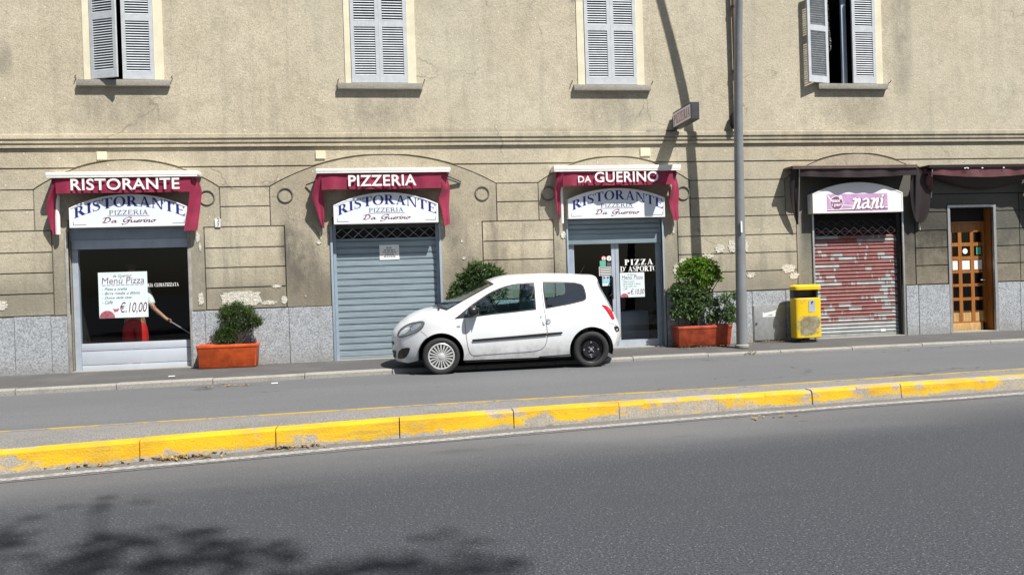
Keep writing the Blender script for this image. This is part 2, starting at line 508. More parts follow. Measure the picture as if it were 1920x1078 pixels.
plain('room_wall', (.012, .011, .011), .9, .3, 1)
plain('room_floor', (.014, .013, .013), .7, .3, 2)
q = NT('bin_yellow')
n2 = q.noise(5, 6, .7)
pb = W(1521, 608, .5)
c = q.mix(q.ramp(q.noise(2.5, 5, .6), .3, .7), (.72, .47, .008), (.80, .56, .012))
g = q.ramp(q.math('ADD', q.math('MULTIPLY', q.blob(pb.x, pb.z-.03, .36, .26), .62), q.math('MULTIPLY', q.noise(3.4, 6, .7), 1.9)), 1.10, 1.45, 0, .85)
c = q.mix(g, c, q.mix(q.ramp(q.noise(9, 5, .7), .4, .65), (.10, .11, .11), (.26, .27, .25)))
c = q.mix(q.ramp(q.noise(11, 6, .75), .66, .72, 0, .8), c, (.20, .10, .03))
q.col(c).rough(.42)

def foliage(name, dark, light, trans=.35):
    q = NT(name)
    g = q.n('ShaderNodeNewGeometry')
    rp = g.outputs['Random Per Island']
    c = q.mix(q.ramp(rp, 0, 1), dark, light)
    c = q.mix(q.ramp(q.noise(7, 3, .6), .35, .7, .4, 0), c, tuple(x*.5 for x in dark))
    q.col(c).rough(.5).set(Specular_IOR_Level=.4)
    tr = q.n('ShaderNodeBsdfTranslucent'); q.l(q.mix(.5, c, tuple(min(1, x*1.6) for x in light)), tr.inputs[0])
    mx = q.n('ShaderNodeMixShader'); mx.inputs[0].default_value = trans
    out = q.t.nodes['Material Output']; q.l(q.b.outputs[0], mx.inputs[1]); q.l(tr.outputs[0], mx.inputs[2]); q.l(mx.outputs[0], out.inputs[0])
    return q
foliage('leaf_dark', (.028, .055, .014), (.105, .175, .035), .3)
plain('stem', (.05, .038, .026), .9, .3, 12)
foliage('leaf_bright', (.075, .16, .015), (.21, .36, .045), .4)
foliage('leaf_oleander', (.035, .075, .022), (.12, .19, .06), .25)
foliage('leaf_ivy', (.045, .09, .028), (.15, .24, .075), .3)
foliage('leaf_tree', (.03, .06, .015), (.08, .14, .03), .3)
foliage('dry_leaf', (.22, .12, .03), (.50, .36, .14), .1)
foliage('weed', (.10, .12, .02), (.25, .24, .06), .3)

def glass(name, tint, refl=1.0, rough=0.0, ior=1.45):
    q = NT(name)
    t = q.t; t.nodes.remove(q.b)
    tr = q.n('ShaderNodeBsdfTransparent'); tr.inputs[0].default_value = (*tint, 1)
    gl = q.n('ShaderNodeBsdfGlossy'); gl.inputs['Roughness'].default_value = rough; gl.inputs[0].default_value = (refl, refl, refl, 1)
    lw = q.n('ShaderNodeLayerWeight'); lw.inputs[0].default_value = .5; f0 = ((ior-1)/(ior+1))**2
    fr = q.math('ADD', q.math('MULTIPLY', q.math('POWER', lw.outputs['Facing'], 5.0), 1-f0), f0)
    mx = q.n('ShaderNodeMixShader'); q.l(fr, mx.inputs[0]); q.l(tr.outputs[0], mx.inputs[1]); q.l(gl.outputs[0], mx.inputs[2])
    q.l(mx.outputs[0], t.nodes['Material Output'].inputs[0])
glass('shop_glass', (.78, .82, .82))
glass('car_glass', (.70, .92, .96), 1.0, 0.0, 2.3)
glass('clear_glass', (.92, .95, .96))
q = NT('wood'); n1 = q.noise(3, 5, .6, k=(14, 14, 1))
q.col(q.mix(q.ramp(n1, .3, .7), (.24, .085, .016), (.38, .15, .032))).rough(.45)
q = NT('wood_worn'); n1 = q.noise(3, 5, .7, k=(10, 10, 1))
q.col(q.mix(q.ramp(n1, .3, .65), (.36, .20, .07), (.55, .36, .15))).rough(.6)
# car
q = NT('car_paint'); X = q.xyz(); dz = q.math('MULTIPLY', q.ramp(X[2], .62, .18), q.ramp(q.noise(7, 6, .7), .35, .7, .15, .75)); q.col(q.mix(dz, q.mix(q.ramp(q.noise(1.5, 4, .6), .3, .7), (.76, .78, .80), (.82, .83, .84)), (.40, .38, .35))).rough(.28).set(Coat_Weight=.6, Coat_Roughness=.04, Specular_IOR_Level=.4)
plain('car_black', (.018, .018, .02), .45, .1, 10)
plain('car_trim', (.20, .24, .26), .5, .1, 20)
plain('tyre', (.022, .022, .023), .8, .15, 10, .2, 60)
plain('hub_silver', (.62, .62, .61), .35, .06, 10, metal=.35)
plain('steel_black', (.016, .016, .02), .4, .2, 12, metal=.2)
plain('seat_cloth', (.24, .30, .33), .85, .1, 20)
plain('lamp_red', (.50, .008, .02), .2, .1, 10, coat=.6)
plain('lamp_chrome', (.55, .58, .60), .15, .1, 30, metal=.8)
plain('mirror_paint', (.014, .014, .016), .35, .1)
plain('seam', (.10, .10, .105), .7, .05)
# ================================================================== ground
me('road', [(-400,-400,0),(400,-400,0),(400,400,0),(-400,400,0)], [(0,1,2,3)], 'asphalt_road')
tag(bpy.data.objects['road'], 'dark speckled asphalt carriageway in the foreground', 'road', kind='structure')

def isl_f(x): x = min(x, 11.0); return 7.37 + .138*x - .0062*x*x
def isl_b(x): return 8.12 + .06*x
def isl_h(x): return .178 if x < 0 else max(.155, .178 - .006*x)
KP = [(-16,12.0),(-5.57,12.30),(-1,12.62),(3.5,12.93),(7,13.0),(11,12.93),(24,12.93)]
def lerp_tab(tab, x):
    if x <= tab[0][0]: return tab[0][1]
    for (a, b), (c, d) in zip(tab, tab[1:]):
        if x <= c: return b + (d-b)*(x-a)/(c-a)
    return tab[-1][1]
def kerb_y(x): return lerp_tab(KP, x)
def kerb_z(x): return lerp_tab([(-16,.10),(-5,.095),(0,.085),(3,.065),(8,.055),(24,.055)], x)

xs = [-14 + .5*i for i in range(77)]
mb = MB()
for a, b in zip(xs, xs[1:]):
    mb.quad((a, isl_b(a)+.02, .004), (b, isl_b(b)+.02, .004), (b, kerb_y(b)+.05, .004), (a, kerb_y(a)+.05, .004))
tag(mb.build('side_lane', 'asphalt_lane'), 'pale grey side lane where the white car is parked', 'lane', kind='structure')
mb = MB()
for a, b in zip(xs, xs[1:]):
    mb.quad((a, isl_f(a)-.36, .004), (b, isl_f(b)-.36, .004), (b, isl_f(b)+.02, .004), (a, isl_f(a)+.02, .004))
tag(mb.build('gutter', 'gutter_dust'), 'dusty gutter strip at the foot of the yellow kerb', 'gutter', kind='structure')
mb = MB()
for a, b in zip(xs, xs[1:]):
    ja = .012*sin(a*9.1); jb = .012*sin(b*9.1)
    mb.quad((a, isl_f(a)-.315+ja, .008), (b, isl_f(b)-.315+jb, .008), (b, isl_f(b)-.205+jb, .008), (a, isl_f(a)-.205+ja, .008))
tag(mb.build('edge_line', 'white_line'), 'worn white edge line painted beside the yellow kerb', 'road marking', kind='structure')

# pavement along the building
mb = MB()
for a, b in zip(xs, xs[1:]):
    mb.quad((a, kerb_y(a)+.14, kerb_z(a)-.003), (b, kerb_y(b)+.14, kerb_z(b)-.003), (b, WALL+.35, BASE), (a, WALL+.35, BASE))
pave = mb.build('pavement', 'asphalt_pavement')
tag(pave, 'narrow dark asphalt pavement along the building', 'pavement', kind='structure')
kr = root('pavement_kerb', (2, 12.9, 0), 'pale stone kerb edging the pavement behind the car', 'kerb', kind='structure')
x = -13.35
while x < 22:
    x2 = x + 1.33; j = rnd.uniform(-.006, .006); g = .006
    mb = MB()
    n = 4
    for i in range(n):
        a = x+g + (x2-x-2*g)*i/n; b = x+g + (x2-x-2*g)*(i+1)/n
        za, zb = kerb_z(a)+j, kerb_z(b)+j; ya, yb = kerb_y(a), kerb_y(b)
        prof = lambda X, Y, Z: [(X,Y,-.05),(X,Y+.004,Z-.022),(X,Y+.022,Z),(X,Y+.15,Z),(X,Y+.15,-.05)]
        A = prof(a,ya,za); B = prof(b,yb,zb)
        mb.add(A+B, [(k, 5+k, 6+k, k+1) for k in range(4)] + ([(0,1,2,3,4)] if i == 0 else []) + ([(9,8,7,6,5)] if i == n-1 else []))
    mb.build('kerb_stone', 'kerb_concrete', kr)
    x = x2

# traffic island
ir = root('traffic_island', (2, 7.9, 0), 'long traffic island with worn yellow painted kerb across the street', 'traffic island', kind='structure')
mb = MB()
for a, b in zip(xs, xs[1:]):
    mb.quad((a, isl_f(a)+.145, isl_h(a)-.012), (b, isl_f(b)+.145, isl_h(b)-.012), (b, isl_b(b)-.02, isl_h(b)-.004), (a, isl_b(a)-.02, isl_h(a)-.004))
mb.build('island_surface', 'island_asphalt', ir)
x = -2.13 - 1.075*10
while x < 20:
    x2 = x + 1.075; g = rnd.uniform(.002, .006); j = rnd.uniform(-.006, .003); t = rnd.uniform(-.012, .008)
    mb = MB(); n = 4
    for i in range(n):
        a = x+g + (x2-x-2*g)*i/n; b = x+g + (x2-x-2*g)*(i+1)/n
        def prof(X):
            Y = isl_f(X)+t; Z = isl_h(X)+j
            ch = .02 + (.012*rnd.random() if X > 2 else 0)
            return [(X,Y-.012,-.04),(X,Y+.006,Z-ch),(X,Y+ch*.9,Z-.003),(X,Y+.15,Z),(X,Y+.15,-.04)]
        A = prof(a); B = prof(b)
        mb.add(A+B, [(k, 5+k, 6+k, k+1) for k in range(4)] + ([(0,1,2,3,4)] if i == 0 else []) + ([(9,8,7,6,5)] if i == n-1 else []))
    mb.build('kerb_stone', 'kerb_yellow', ir)
    x = x2
x = -13.
while x < 20:
    x2 = x + 1.4; mb = MB()
    for a, b in ((x+.004, x+.7), (x+.7, x2-.004)):
        ya, yb = isl_b(a), isl_b(b); za, zb = isl_h(a)+.004, isl_h(b)+.004
        mb.add([(a,ya-.02,za-.05),(a,ya-.02,za),(a,ya+.05,za-.004),(a,ya+.06,-.04),(b,yb-.02,zb-.05),(b,yb-.02,zb),(b,yb+.05,zb-.004),(b,yb+.06,-.04)],
               [(0,4,5,1),(1,5,6,2),(2,6,7,3),(0,1,2,3),(7,6,5,4)])
    mb.build('back_edge_stone', 'yellow_line', ir)
    x = x2

# ================================================================== building
BL = root('apartment_building', (2, WALL, BASE), 'old beige stucco building with rusticated ground floor and grey shutters', 'building')
XL, XR, ZT = -15.0, 21.0, 9.6
DOORS = [(-5.335,-3.434), (-1.012,.840), (3.194,4.977), (8.001,9.838), (10.875,11.819)]
D_TOP = [2.66, 2.62, 2.62, 2.62, wz(1820, 389)]
WINS = [(wx(172.5,148), wx(290.8,148)), (wx(660,155), wx(765.5,155)), (wx(1098,158), wx(1194.5,158)), (wx(1553,157), wx(1642.5,157))]
WOUT = [(wx(158,148), wx(308,148)), (wx(648,155), wx(781,155)), (wx(1084,158), wx(1208.5,158)), (wx(1540,157), wx(1655,157))]
SILL = [wz(230,151), wz(712,157.5), wz(1147,160.5), wz(1600,158.5)]
WTOP = 6.75

def holed_wall(mb, x0, x1, z0, z1, holes, y, depth):
    xs_ = sorted({x0, x1, *[h[0] for h in holes], *[h[1] for h in holes]})
    zs_ = sorted({z0, z1, *[h[2] for h in holes], *[h[3] for h in holes]})
    for a, b in zip(xs_, xs_[1:]):
        for c, d in zip(zs_, zs_[1:]):
            m = ((a+b)/2, (c+d)/2)
            if not any(h[0] < m[0] < h[1] and h[2] < m[1] < h[3] for h in holes):
                mb.quad((a,y,c),(b,y,c),(b,y,d),(a,y,d))
    for (a, b, c, d) in holes:
        e = y + depth
        mb.quad((a,y,c),(a,y,d),(a,e,d),(a,e,c)); mb.quad((b,y,d),(b,y,c),(b,e,c),(b,e,d))
        mb.quad((a,y,d),(b,y,d),(b,e,d),(a,e,d)); mb.quad((b,y,c),(a,y,c),(a,e,c),(b,e,c))
YC = WALL + .035
mb = MB()
holed_wall(mb, XL, XR, -.1, ZC[0], [(a, b, BASE-.02, t) for (a, b), t in zip(DOORS, D_TOP)], YC, .27)
mb.quad((XL,YC,-.1),(XL,YC,ZT),(XL,WALL+9,ZT),(XL,WALL+9,-.1)); mb.quad((XR,YC,ZT),(XR,YC,-.1),(XR,WALL+9,-.1),(XR,WALL+9,ZT))
mb.quad((XL,YC,ZT),(XR,YC,ZT),(XR,WALL+9,ZT),(XL,WALL+9,ZT)); mb.quad((XL,WALL+9,-.1),(XL,WALL+9,ZT),(XR,WALL+9,ZT),(XR,WALL+9,-.1))
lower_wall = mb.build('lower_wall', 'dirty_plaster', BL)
mb = MB()
holed_wall(mb, XL, XR, ZC[0], ZT, [(a, b, s, WTOP) for (a, b), s in zip(WINS, SILL)], WALL, .25)
upper_wall = mb.build('upper_wall', 'roughcast', BL)
lower_wall_blocks = lower_wall

# cornice
mb = MB()
def zz(y): return wz(500, y)
pr = [(-.001, zz(250)), (.035, zz(251.5)), (.045, zz(259)), (.022, zz(260.5)), (.022, zz(263)), (.040, zz(264)), (.040, zz(267)), (.018, zz(268)), (.018, zz(270.5)), (.036, zz(271.5)), (.036, ZC[0]+.004), (-.034, ZC[0]+.004)]
n = 60
for i in range(n+1):
    X = XL + (XR-XL)*i/n
    mb.v += [Vector((X, WALL-o, z)) for o, z in pr]
k = len(pr)
for i in range(n):
    for j in range(k-1): mb.f.append((i*k+j, i*k+j+1, (i+1)*k+j+1, (i+1)*k+j))
mb.build('cornice', 'stucco', BL)

# arches, blocks
AR = [((62,411),(98,384),(245,300)), ((505,930),(535,906),(718,290)), ((1009,1293),(1039,1272),(1150,294)), ((1472,1740),(1495,1717),(1610,288))]
ARC = []
for (wl, wr), (nl, nr), (ax, ay) in AR:
    xl, xr = wx(wl,350), wx(wr,347); za = wz(ax, ay); h = za-ZC[2]; c = (xr-xl)/2
    R = (c*c+h*h)/(2*h); ARC.append(dict(xl=xl, xr=xr, nl=wx(nl,480), nr=wx(nr,480), xm=(xl+xr)/2, za=za, R=R, zc=za-R))
def arc_half(A, z): return sqrt(max(0, A['R']**2-(z-A['zc'])**2))
g = .010
def block(poly, name='stucco_block', mat='stucco', parent=None, yf=WALL, yb=YC+.01):
    mb = MB(); slab(mb, poly, (), yf + rnd.uniform(-.0025, .0025), yb)
    return mb.build(name, mat, parent or lower_wall)
def rect(a, b, c, d): return [(a,c),(b,c),(b,d),(a,d)]
for i in range(-1, 4):
    A = ARC[i] if i >= 0 else None; B = ARC[i+1] if i < 3 else None
    # course 0
    top, bot = ZC[0]-.004, ZC[1]+g
    pts = []
    if A:
        for k in range(13):
            z = A['za'] + (bot-A['za'])*(k/12)**1.6; pts.append((A['xm']+arc_half(A, z-g*1.4)+ (g if k else 0), z+g*.7))
        pts[0] = (A['xm'], A['za']+g)
        pts = [(x_, max(z_, bot)) for x_, z_ in pts]
        lo = pts
    else: lo = [(XL, bot)]
    if B:
        r = []
        for k in range(13):
            z = B['za'] + (bot-B['za'])*(k/12)**1.6; r.append((B['xm']-arc_half(B, z-g*1.4)-(g if k else 0), max(z+g*.7, bot)))
        r[0] = (B['xm'], B['za']+g)
        hi = r[::-1]
    else: hi = [(XR, bot)]
    poly = lo + hi + [(hi[-1][0], top), (lo[0][0], top)]
    block(poly)
    # course 1
    zt, zb = ZC[1]-g, ZC[2]+g
    L = [(A['xm']+arc_half(A, z)+g*1.8, z) for z in [zt+(zb-zt)*k/6 for k in range(7)]] if A else [(XL, zt), (XL, zb)]
    Rr = [(B['xm']-arc_half(B, z)-g*1.8, z) for z in [zb+(zt-zb)*k/6 for k in range(7)]] if B else [(XR, zb), (XR, zt)]
    block(L + Rr)
    for cs in range(2, 8):
        zt, zb = ZC[cs]-g, ZC[cs+1]+g
        wide = cs < 4
        a = (A['xr' if wide else 'nr'] if A else XL) + g; b = (B['xl' if wide else 'nl'] if B else XR) - g
        if i == 3:
            if cs == 2: block(rect(a, b, zb, zt)); continue
            fl, fr = DOORS[4][0]-.06, DOORS[4][1]+.06
            block(rect(a, fl, zb, zt)); xj = wx(1913, 480)
            block(rect(fr, xj-g, zb, zt)); block(rect(xj+g, b, zb, zt))
            if cs == 3 and zt - (D_TOP[4]+.06) > .04: block(rect(fl+.001, fr-.001, D_TOP[4]+.06, zt))
        else: block(rect(a, b, zb, zt))
for i, A in enumerate(ARC):
    x0, x1 = DOORS[i]; t = D_TOP[i]; e = g
    top = [(A['xm'] + (A['R']-e)*sin(th), A['zc'] + (A['R']-e)*cos(th)) for th in [(-1+2*k/28)*math.asin((A['xr']-A['xl'])/2/A['R']) for k in range(29)]]
    poly = [(A['nl']+e, ZC[8]+.004), (x0, ZC[8]+.004), (x0, t), (x1, t), (x1, ZC[8]+.004), (A['nr']-e, ZC[8]+.004), (A['nr']-e, ZC[4]+e), (A['xr']-e, ZC[4]+e)] + top[::-1] + [(A['xl']+e, ZC[4]+e), (A['nl']+e, ZC[4]+e)]
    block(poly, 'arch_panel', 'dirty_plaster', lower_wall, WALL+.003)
# ring ornaments beside the arches, coloured dark to stand for groove shade
for px, py in [(388,371),(535,366.5),(904,363),(1028,364),(1281,362)]:
    p = W(px, py); mb = MB()
    mb.rev((p.x, WALL+.003, p.z), [(.108,0),(.112,-.016),(.124,-.018),(.134,-.012),(.136,0)], 32)
    mb.build('ring_ornament', 'groove_shade_plaster', lower_wall, True)
# plinth slabs
def plinth(a, b, joints=()):
    ed = [a] + [j for j in joints] + [b]
    for u, v in zip(ed, ed[1:]):
        if v-u < .03: continue
        dz = rnd.uniform(-.008, .004)
        MB().box(u+.004, v-.004, WALL-.016+rnd.uniform(-.003,.003), YC+.01, BASE-.06, ZC[8]-.012+dz, .006).build('plinth_slab', 'granite', lower_wall)
plinth(XL, DOORS[0][0]-.05, [-14, -12.9, -11.8, -10.7, -9.6, -8.5, -7.4, wx(28,640), wx(97,640)])
plinth(DOORS[0][1]+.03, DOORS[1][0]-.045, [wx(386,630), wx(470,630), wx(543,625)])
plinth(DOORS[1][1]+.05, DOORS[2][0]-.05, [wx(906,600), wx(975,600), wx(1042,600)])
plinth(DOORS[2][1]+.05, DOORS[3][0]-.05, [wx(1272,600), wx(1345,600), wx(1411,600), wx(1474,600)])
plinth(DOORS[3][1]+.055, DOORS[4][0]-.055, [wx(1722.5,580)])
plinth(DOORS[4][1]+.055, XR, [wx(1913,575), 13.6, 14.8, 16, 17.2, 18.4, 19.6])
# broken plaster patches
def patch(px, py, w, h, seed, n=26, rag=.35, name='bare_plaster_patch', sq=1.0):
    r = random.Random(seed); p = W(px, py); poly = []
    for k in range(n):
        a = 2*pi*k/n; rr = 1 - rag*r.random()
        ca, sa = cos(a), sin(a); pw = 2.0/(2.0+sq*2)
        poly.append((p.x + w/2*rr*math.copysign(abs(ca)**pw, ca), p.z + h/2*rr*math.copysign(abs(sa)**pw, sa)))
    mb = MB(); P, T = fill2d(poly)
    y = WALL-.0065
    mb.add([(a, y, b) for a, b in P], T)
    m_ = len(poly); mb.add([(a, y, b) for a, b in poly] + [(a, WALL+.02, b) for a, b in poly], [(i, (i+1) % m_, m_+(i+1) % m_, m_+i) for i in range(m_)])
    mb.build(name, 'patch_plaster', lower_wall)
for i, (px, py, w, h, rag, sq) in enumerate([(452,560,.72,.27,.2,1.5), (505,567,.30,.09,.4,.3), (519,537,.18,.06,.4,.5), (533,562,.11,.15,.3,.5), (3,573,.24,.16,.4,.3), (1349,467,.22,.17,.35,.3),
        (1372,462,.16,.26,.3,.5), (1397,462,.14,.24,.3,.5), (1325,480,.36,.10,.45,.3), (1281,489,.20,.10,.45,.3), (1268,506,.13,.24,.4,.3), (1478,503,.34,.20,.35,.3), (1490,517,.22,.15,.4,.3), (1408,515,.22,.14,.5,.2),
        (601,440,.05,.22,.5,.2), (598,455,.09,.07,.4,.2), (371,445,.10,.2,.5,.2), (375,463,.05,.2,.5,.2), (1056,440,.12,.16,.5,.2), (1262,430,.07,.22,.5,.2), (377,560,.10,.28,.4,.3), (866,452,.05,.06,.4,.2),(870,484,.08,.06,.4,.2), (1724,425,.06,.2,.5,.2), (573,555,.03,.03,.4,.2)]):
    patch(px, py, w, h, 40+i, rag=rag, sq=sq)

# ------------------------------------------------------------------ upper windows
def shutter_leaf(hx, w, side, ang, z0, z1):
    """louvred leaf hinged at hx; side +1 extends right of the hinge, -1 left"""
    st = .062; th = .036
    o_ = lambda a, b, c, d, mb: mb.box(min(side*a, side*b), max(side*a, side*b), -th/2, th/2, c, d, .004)
    mb = MB(); H = z1-z0
    rails = [(0, .125), (.98, 1.085), (H-.10, H)]
    e0, e1 = min(side*st, side*(w-st)), max(side*st, side*(w-st))
    hl_ = [[(e0, a), (e1, a), (e1, b), (e0, b)] for a, b in ((.125, .98), (1.085, H-.10))]
    ol_ = [(min(0, side*w), 0), (max(0, side*w), 0), (max(0, side*w), H), (min(0, side*w), H)]
    slab(mb, ol_, hl_, -th/2, th/2); P_, T_ = fill2d(ol_, hl_); mb.add([(p[0], th/2, p[1]) for p in P_], [tuple(reversed(t_)) for t_ in T_])
    m = bpy.data.meshes.new('window_shutter'); m.from_pydata(mb.v, [], mb.f); m.materials.append(MAT['shutter_paint'])
    leaf = bpy.data.objects.new('window_shutter', m); C.objects.link(leaf); leaf.parent = BL
    leaf.location = Vector((hx, WALL-.012, z0)) - OFF[BL]; leaf.rotation_euler = (0, 0, -side*radians(ang)); OFF[leaf] = Vector()
    sm = bpy.data.meshes.new('slat'); b = MB(); d = .021; L = w-2*st-.004
    t = radians(52)
    pts = []
    for (yy_, zz_) in ((-d, -.0035), (d, -.0035), (d, .0035), (-d, .0035)):
        pts.append((yy_*cos(t)-zz_*sin(t), yy_*sin(t)+zz_*cos(t)))
    b.add([(-L/2, y, z) for y, z in pts] + [(L/2, y, z) for y, z in pts], [(0,1,2,3),(7,6,5,4),(0,4,5,1),(1,5,6,2),(2,6,7,3),(3,7,4,0)])
    sm.from_pydata(b.v, [], b.f); sm.materials.append(MAT['shutter_paint'])
    for (a, c) in ((rails[0][1], rails[1][0]), (rails[1][1], rails[2][0])):
        k = int((c-a)/.0425)
        for i in range(k):
            s = bpy.data.objects.new('slat', sm); C.objects.link(s); s.parent = leaf
            s.location = (side*w/2, 0, a + (c-a)*(i+.5)/k)
            s.rotation_euler = (rnd.uniform(-.05, .05), 0, 0)
    return leaf
ANG = [((21, 2)), (0.6, .6), (.6, .6), (166, 2.0)]
for i in range(4):
    a, b = WINS[i]; oa, ob = WOUT[i]; z0, z1 = SILL[i], WTOP
    sur = MB()
    y0 = WALL-.014
    slab(sur, [(oa, z0), (a, z0), (a, z1), (b, z1), (b, z0), (ob, z0), (ob, z1+.13), (oa, z1+.13)], (), y0, WALL+.12)
    s = sur.build('window_surround', 'cream_stone', BL)
    px = [230, 712, 1147, 1600][i]
    sa = [143, 633, 1076, 1535][i]; sb = [317.5, 792, 1220.5, 1665][i]
    sl = MB().box(wx(sa, 157, .07), wx(sb, 160, .07), WALL-.078, WALL+.2, z0-.108, z0-.003, .008).build('window_sill', 'sill_stone', BL, True, 40)
    w = (b-a)/2 - .004
    lf_ = shutter_leaf(a+.003, w, 1, ANG[i][0], z0+.012, z1-.01)
    if i == 3: lf_['label'] = 'grey shutter leaf folded back against the wall'
    if i == 0: lf_['label'] = 'grey shutter leaf standing slightly ajar'
    shutter_leaf(b-.003, w, -1, ANG[i][1], z0+.012, z1-.01)
    # the dark room behind
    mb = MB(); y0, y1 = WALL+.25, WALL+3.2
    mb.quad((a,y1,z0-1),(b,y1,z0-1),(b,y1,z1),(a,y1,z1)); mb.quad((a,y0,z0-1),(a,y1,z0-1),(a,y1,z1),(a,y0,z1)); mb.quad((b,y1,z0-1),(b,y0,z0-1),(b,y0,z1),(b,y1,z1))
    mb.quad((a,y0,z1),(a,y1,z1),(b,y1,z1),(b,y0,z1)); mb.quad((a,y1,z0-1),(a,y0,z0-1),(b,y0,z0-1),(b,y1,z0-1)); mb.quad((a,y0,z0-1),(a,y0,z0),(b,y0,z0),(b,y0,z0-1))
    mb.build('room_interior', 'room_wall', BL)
    # shutter stays on the wall
    for sx in (oa-.13, ob+.13):
        MB().tube([(sx, WALL, z0+.03), (sx, WALL-.05, z0+.03), (sx+.015, WALL-.055, z0+.07)], .008, 6).build('shutter_stay', 'dark_metal', BL)
# inner casement edge and lace curtain in the open window
a, b = WINS[3]; z0 = SILL[3]
p = wx(1589, 100)
box('casement_frame', p-.05, p+.05, WALL+.10, WALL+.15, z0+.02, WTOP-.02, 'frame_blue', BL, .005)
mb = MB(); nu, nv = 12, 18
cl = wx(1551, 60) ; 
for j in range(nv+1):
    z = wz(1555, 95) + (WTOP-.1-wz(1555, 95))*j/nv; wd = .04 + .07*min(1, (nv-j)/nv*1.2)
    for i in range(nu+1):
        u = i/nu; mb.v.append(Vector((cl-.03 + (wd+.04)*u, WALL+.06+.02*sin(u*14+j*.3), z + .02*sin(u*9))))
for j in range(nv):
    for i in range(nu): mb.f.append((j*(nu+1)+i, j*(nu+1)+i+1, (j+1)*(nu+1)+i+1, (j+1)*(nu+1)+i))
q = NT('lace'); tr = q.n('ShaderNodeBsdfTransparent'); mx = q.n('ShaderNodeMixShader'); q.col((.8, .8, .8)); q.l(q.ramp(q.voro(60), .25, .4), mx.inputs[0])
q.l(q.b.outputs[0], mx.inputs[1]); q.l(tr.outputs[0], mx.inputs[2]); q.l(mx.outputs[0], q.t.nodes['Material Output'].inputs[0])
tag(mb.build('lace_curtain', 'lace', None, True), 'scrap of white lace curtain hanging in the open upper window', 'curtain')
# ================================================================== lettering
_font_cache = {}
def sans(txt, bold=0.0, shear=0.0, spacing=1.0):
    """2-D mesh of a line in the built-in face, returned with its bounding box"""
    key = (txt, bold, shear, spacing)
    if key in _font_cache: return _font_cache[key]
    cu = bpy.data.curves.new('txt', 'FONT'); cu.body = txt; cu.offset = bold; cu.shear = shear; cu.space_character = spacing; cu.resolution_u = 4
    o = bpy.data.objects.new('txt', cu); C.objects.link(o)
    dg = bpy.context.evaluated_depsgraph_get(); m = bpy.data.meshes.new_from_object(o.evaluated_get(dg))
    V = [(v.co.x, v.co.y) for v in m.vertices]; F = [tuple(p.vertices) for p in m.polygons]
    bpy.data.objects.remove(o); bpy.data.curves.remove(cu); bpy.data.meshes.remove(m)
    _font_cache[key] = (V, F); return V, F

def union(polys):
    pts = []; edges = []
    for p in polys:
        n = len(pts); pts += [Vector(q) for q in p]; edges += [(n+k, n+(k+1) % len(p)) for k in range(len(p))]
    r = delaunay_2d_cdt(pts, edges, [], 0, 1e-5)
    P = [(v.x, v.y) for v in r[0]]; T = []
    for f in r[2]:
        c = (sum(P[i][0] for i in f)/3, sum(P[i][1] for i in f)/3)
        if any(inside(c, p) for p in polys): T.append(tuple(f))
    return P, T

def ringarc(cx, cy, rx, ry, ix, iy, a0, a1, n=14, icx=None):
    icx = cx if icx is None else icx; out = []
    for k in range(n):
        a = a0+(a1-a0)*k/n; b = a0+(a1-a0)*(k+1)/n
        out.append([(cx+rx*cos(a), cy+ry*sin(a)), (cx+rx*cos(b), cy+ry*sin(b)), (icx+ix*cos(b), cy+iy*sin(b)), (icx+ix*cos(a), cy+iy*sin(a))])
    return out

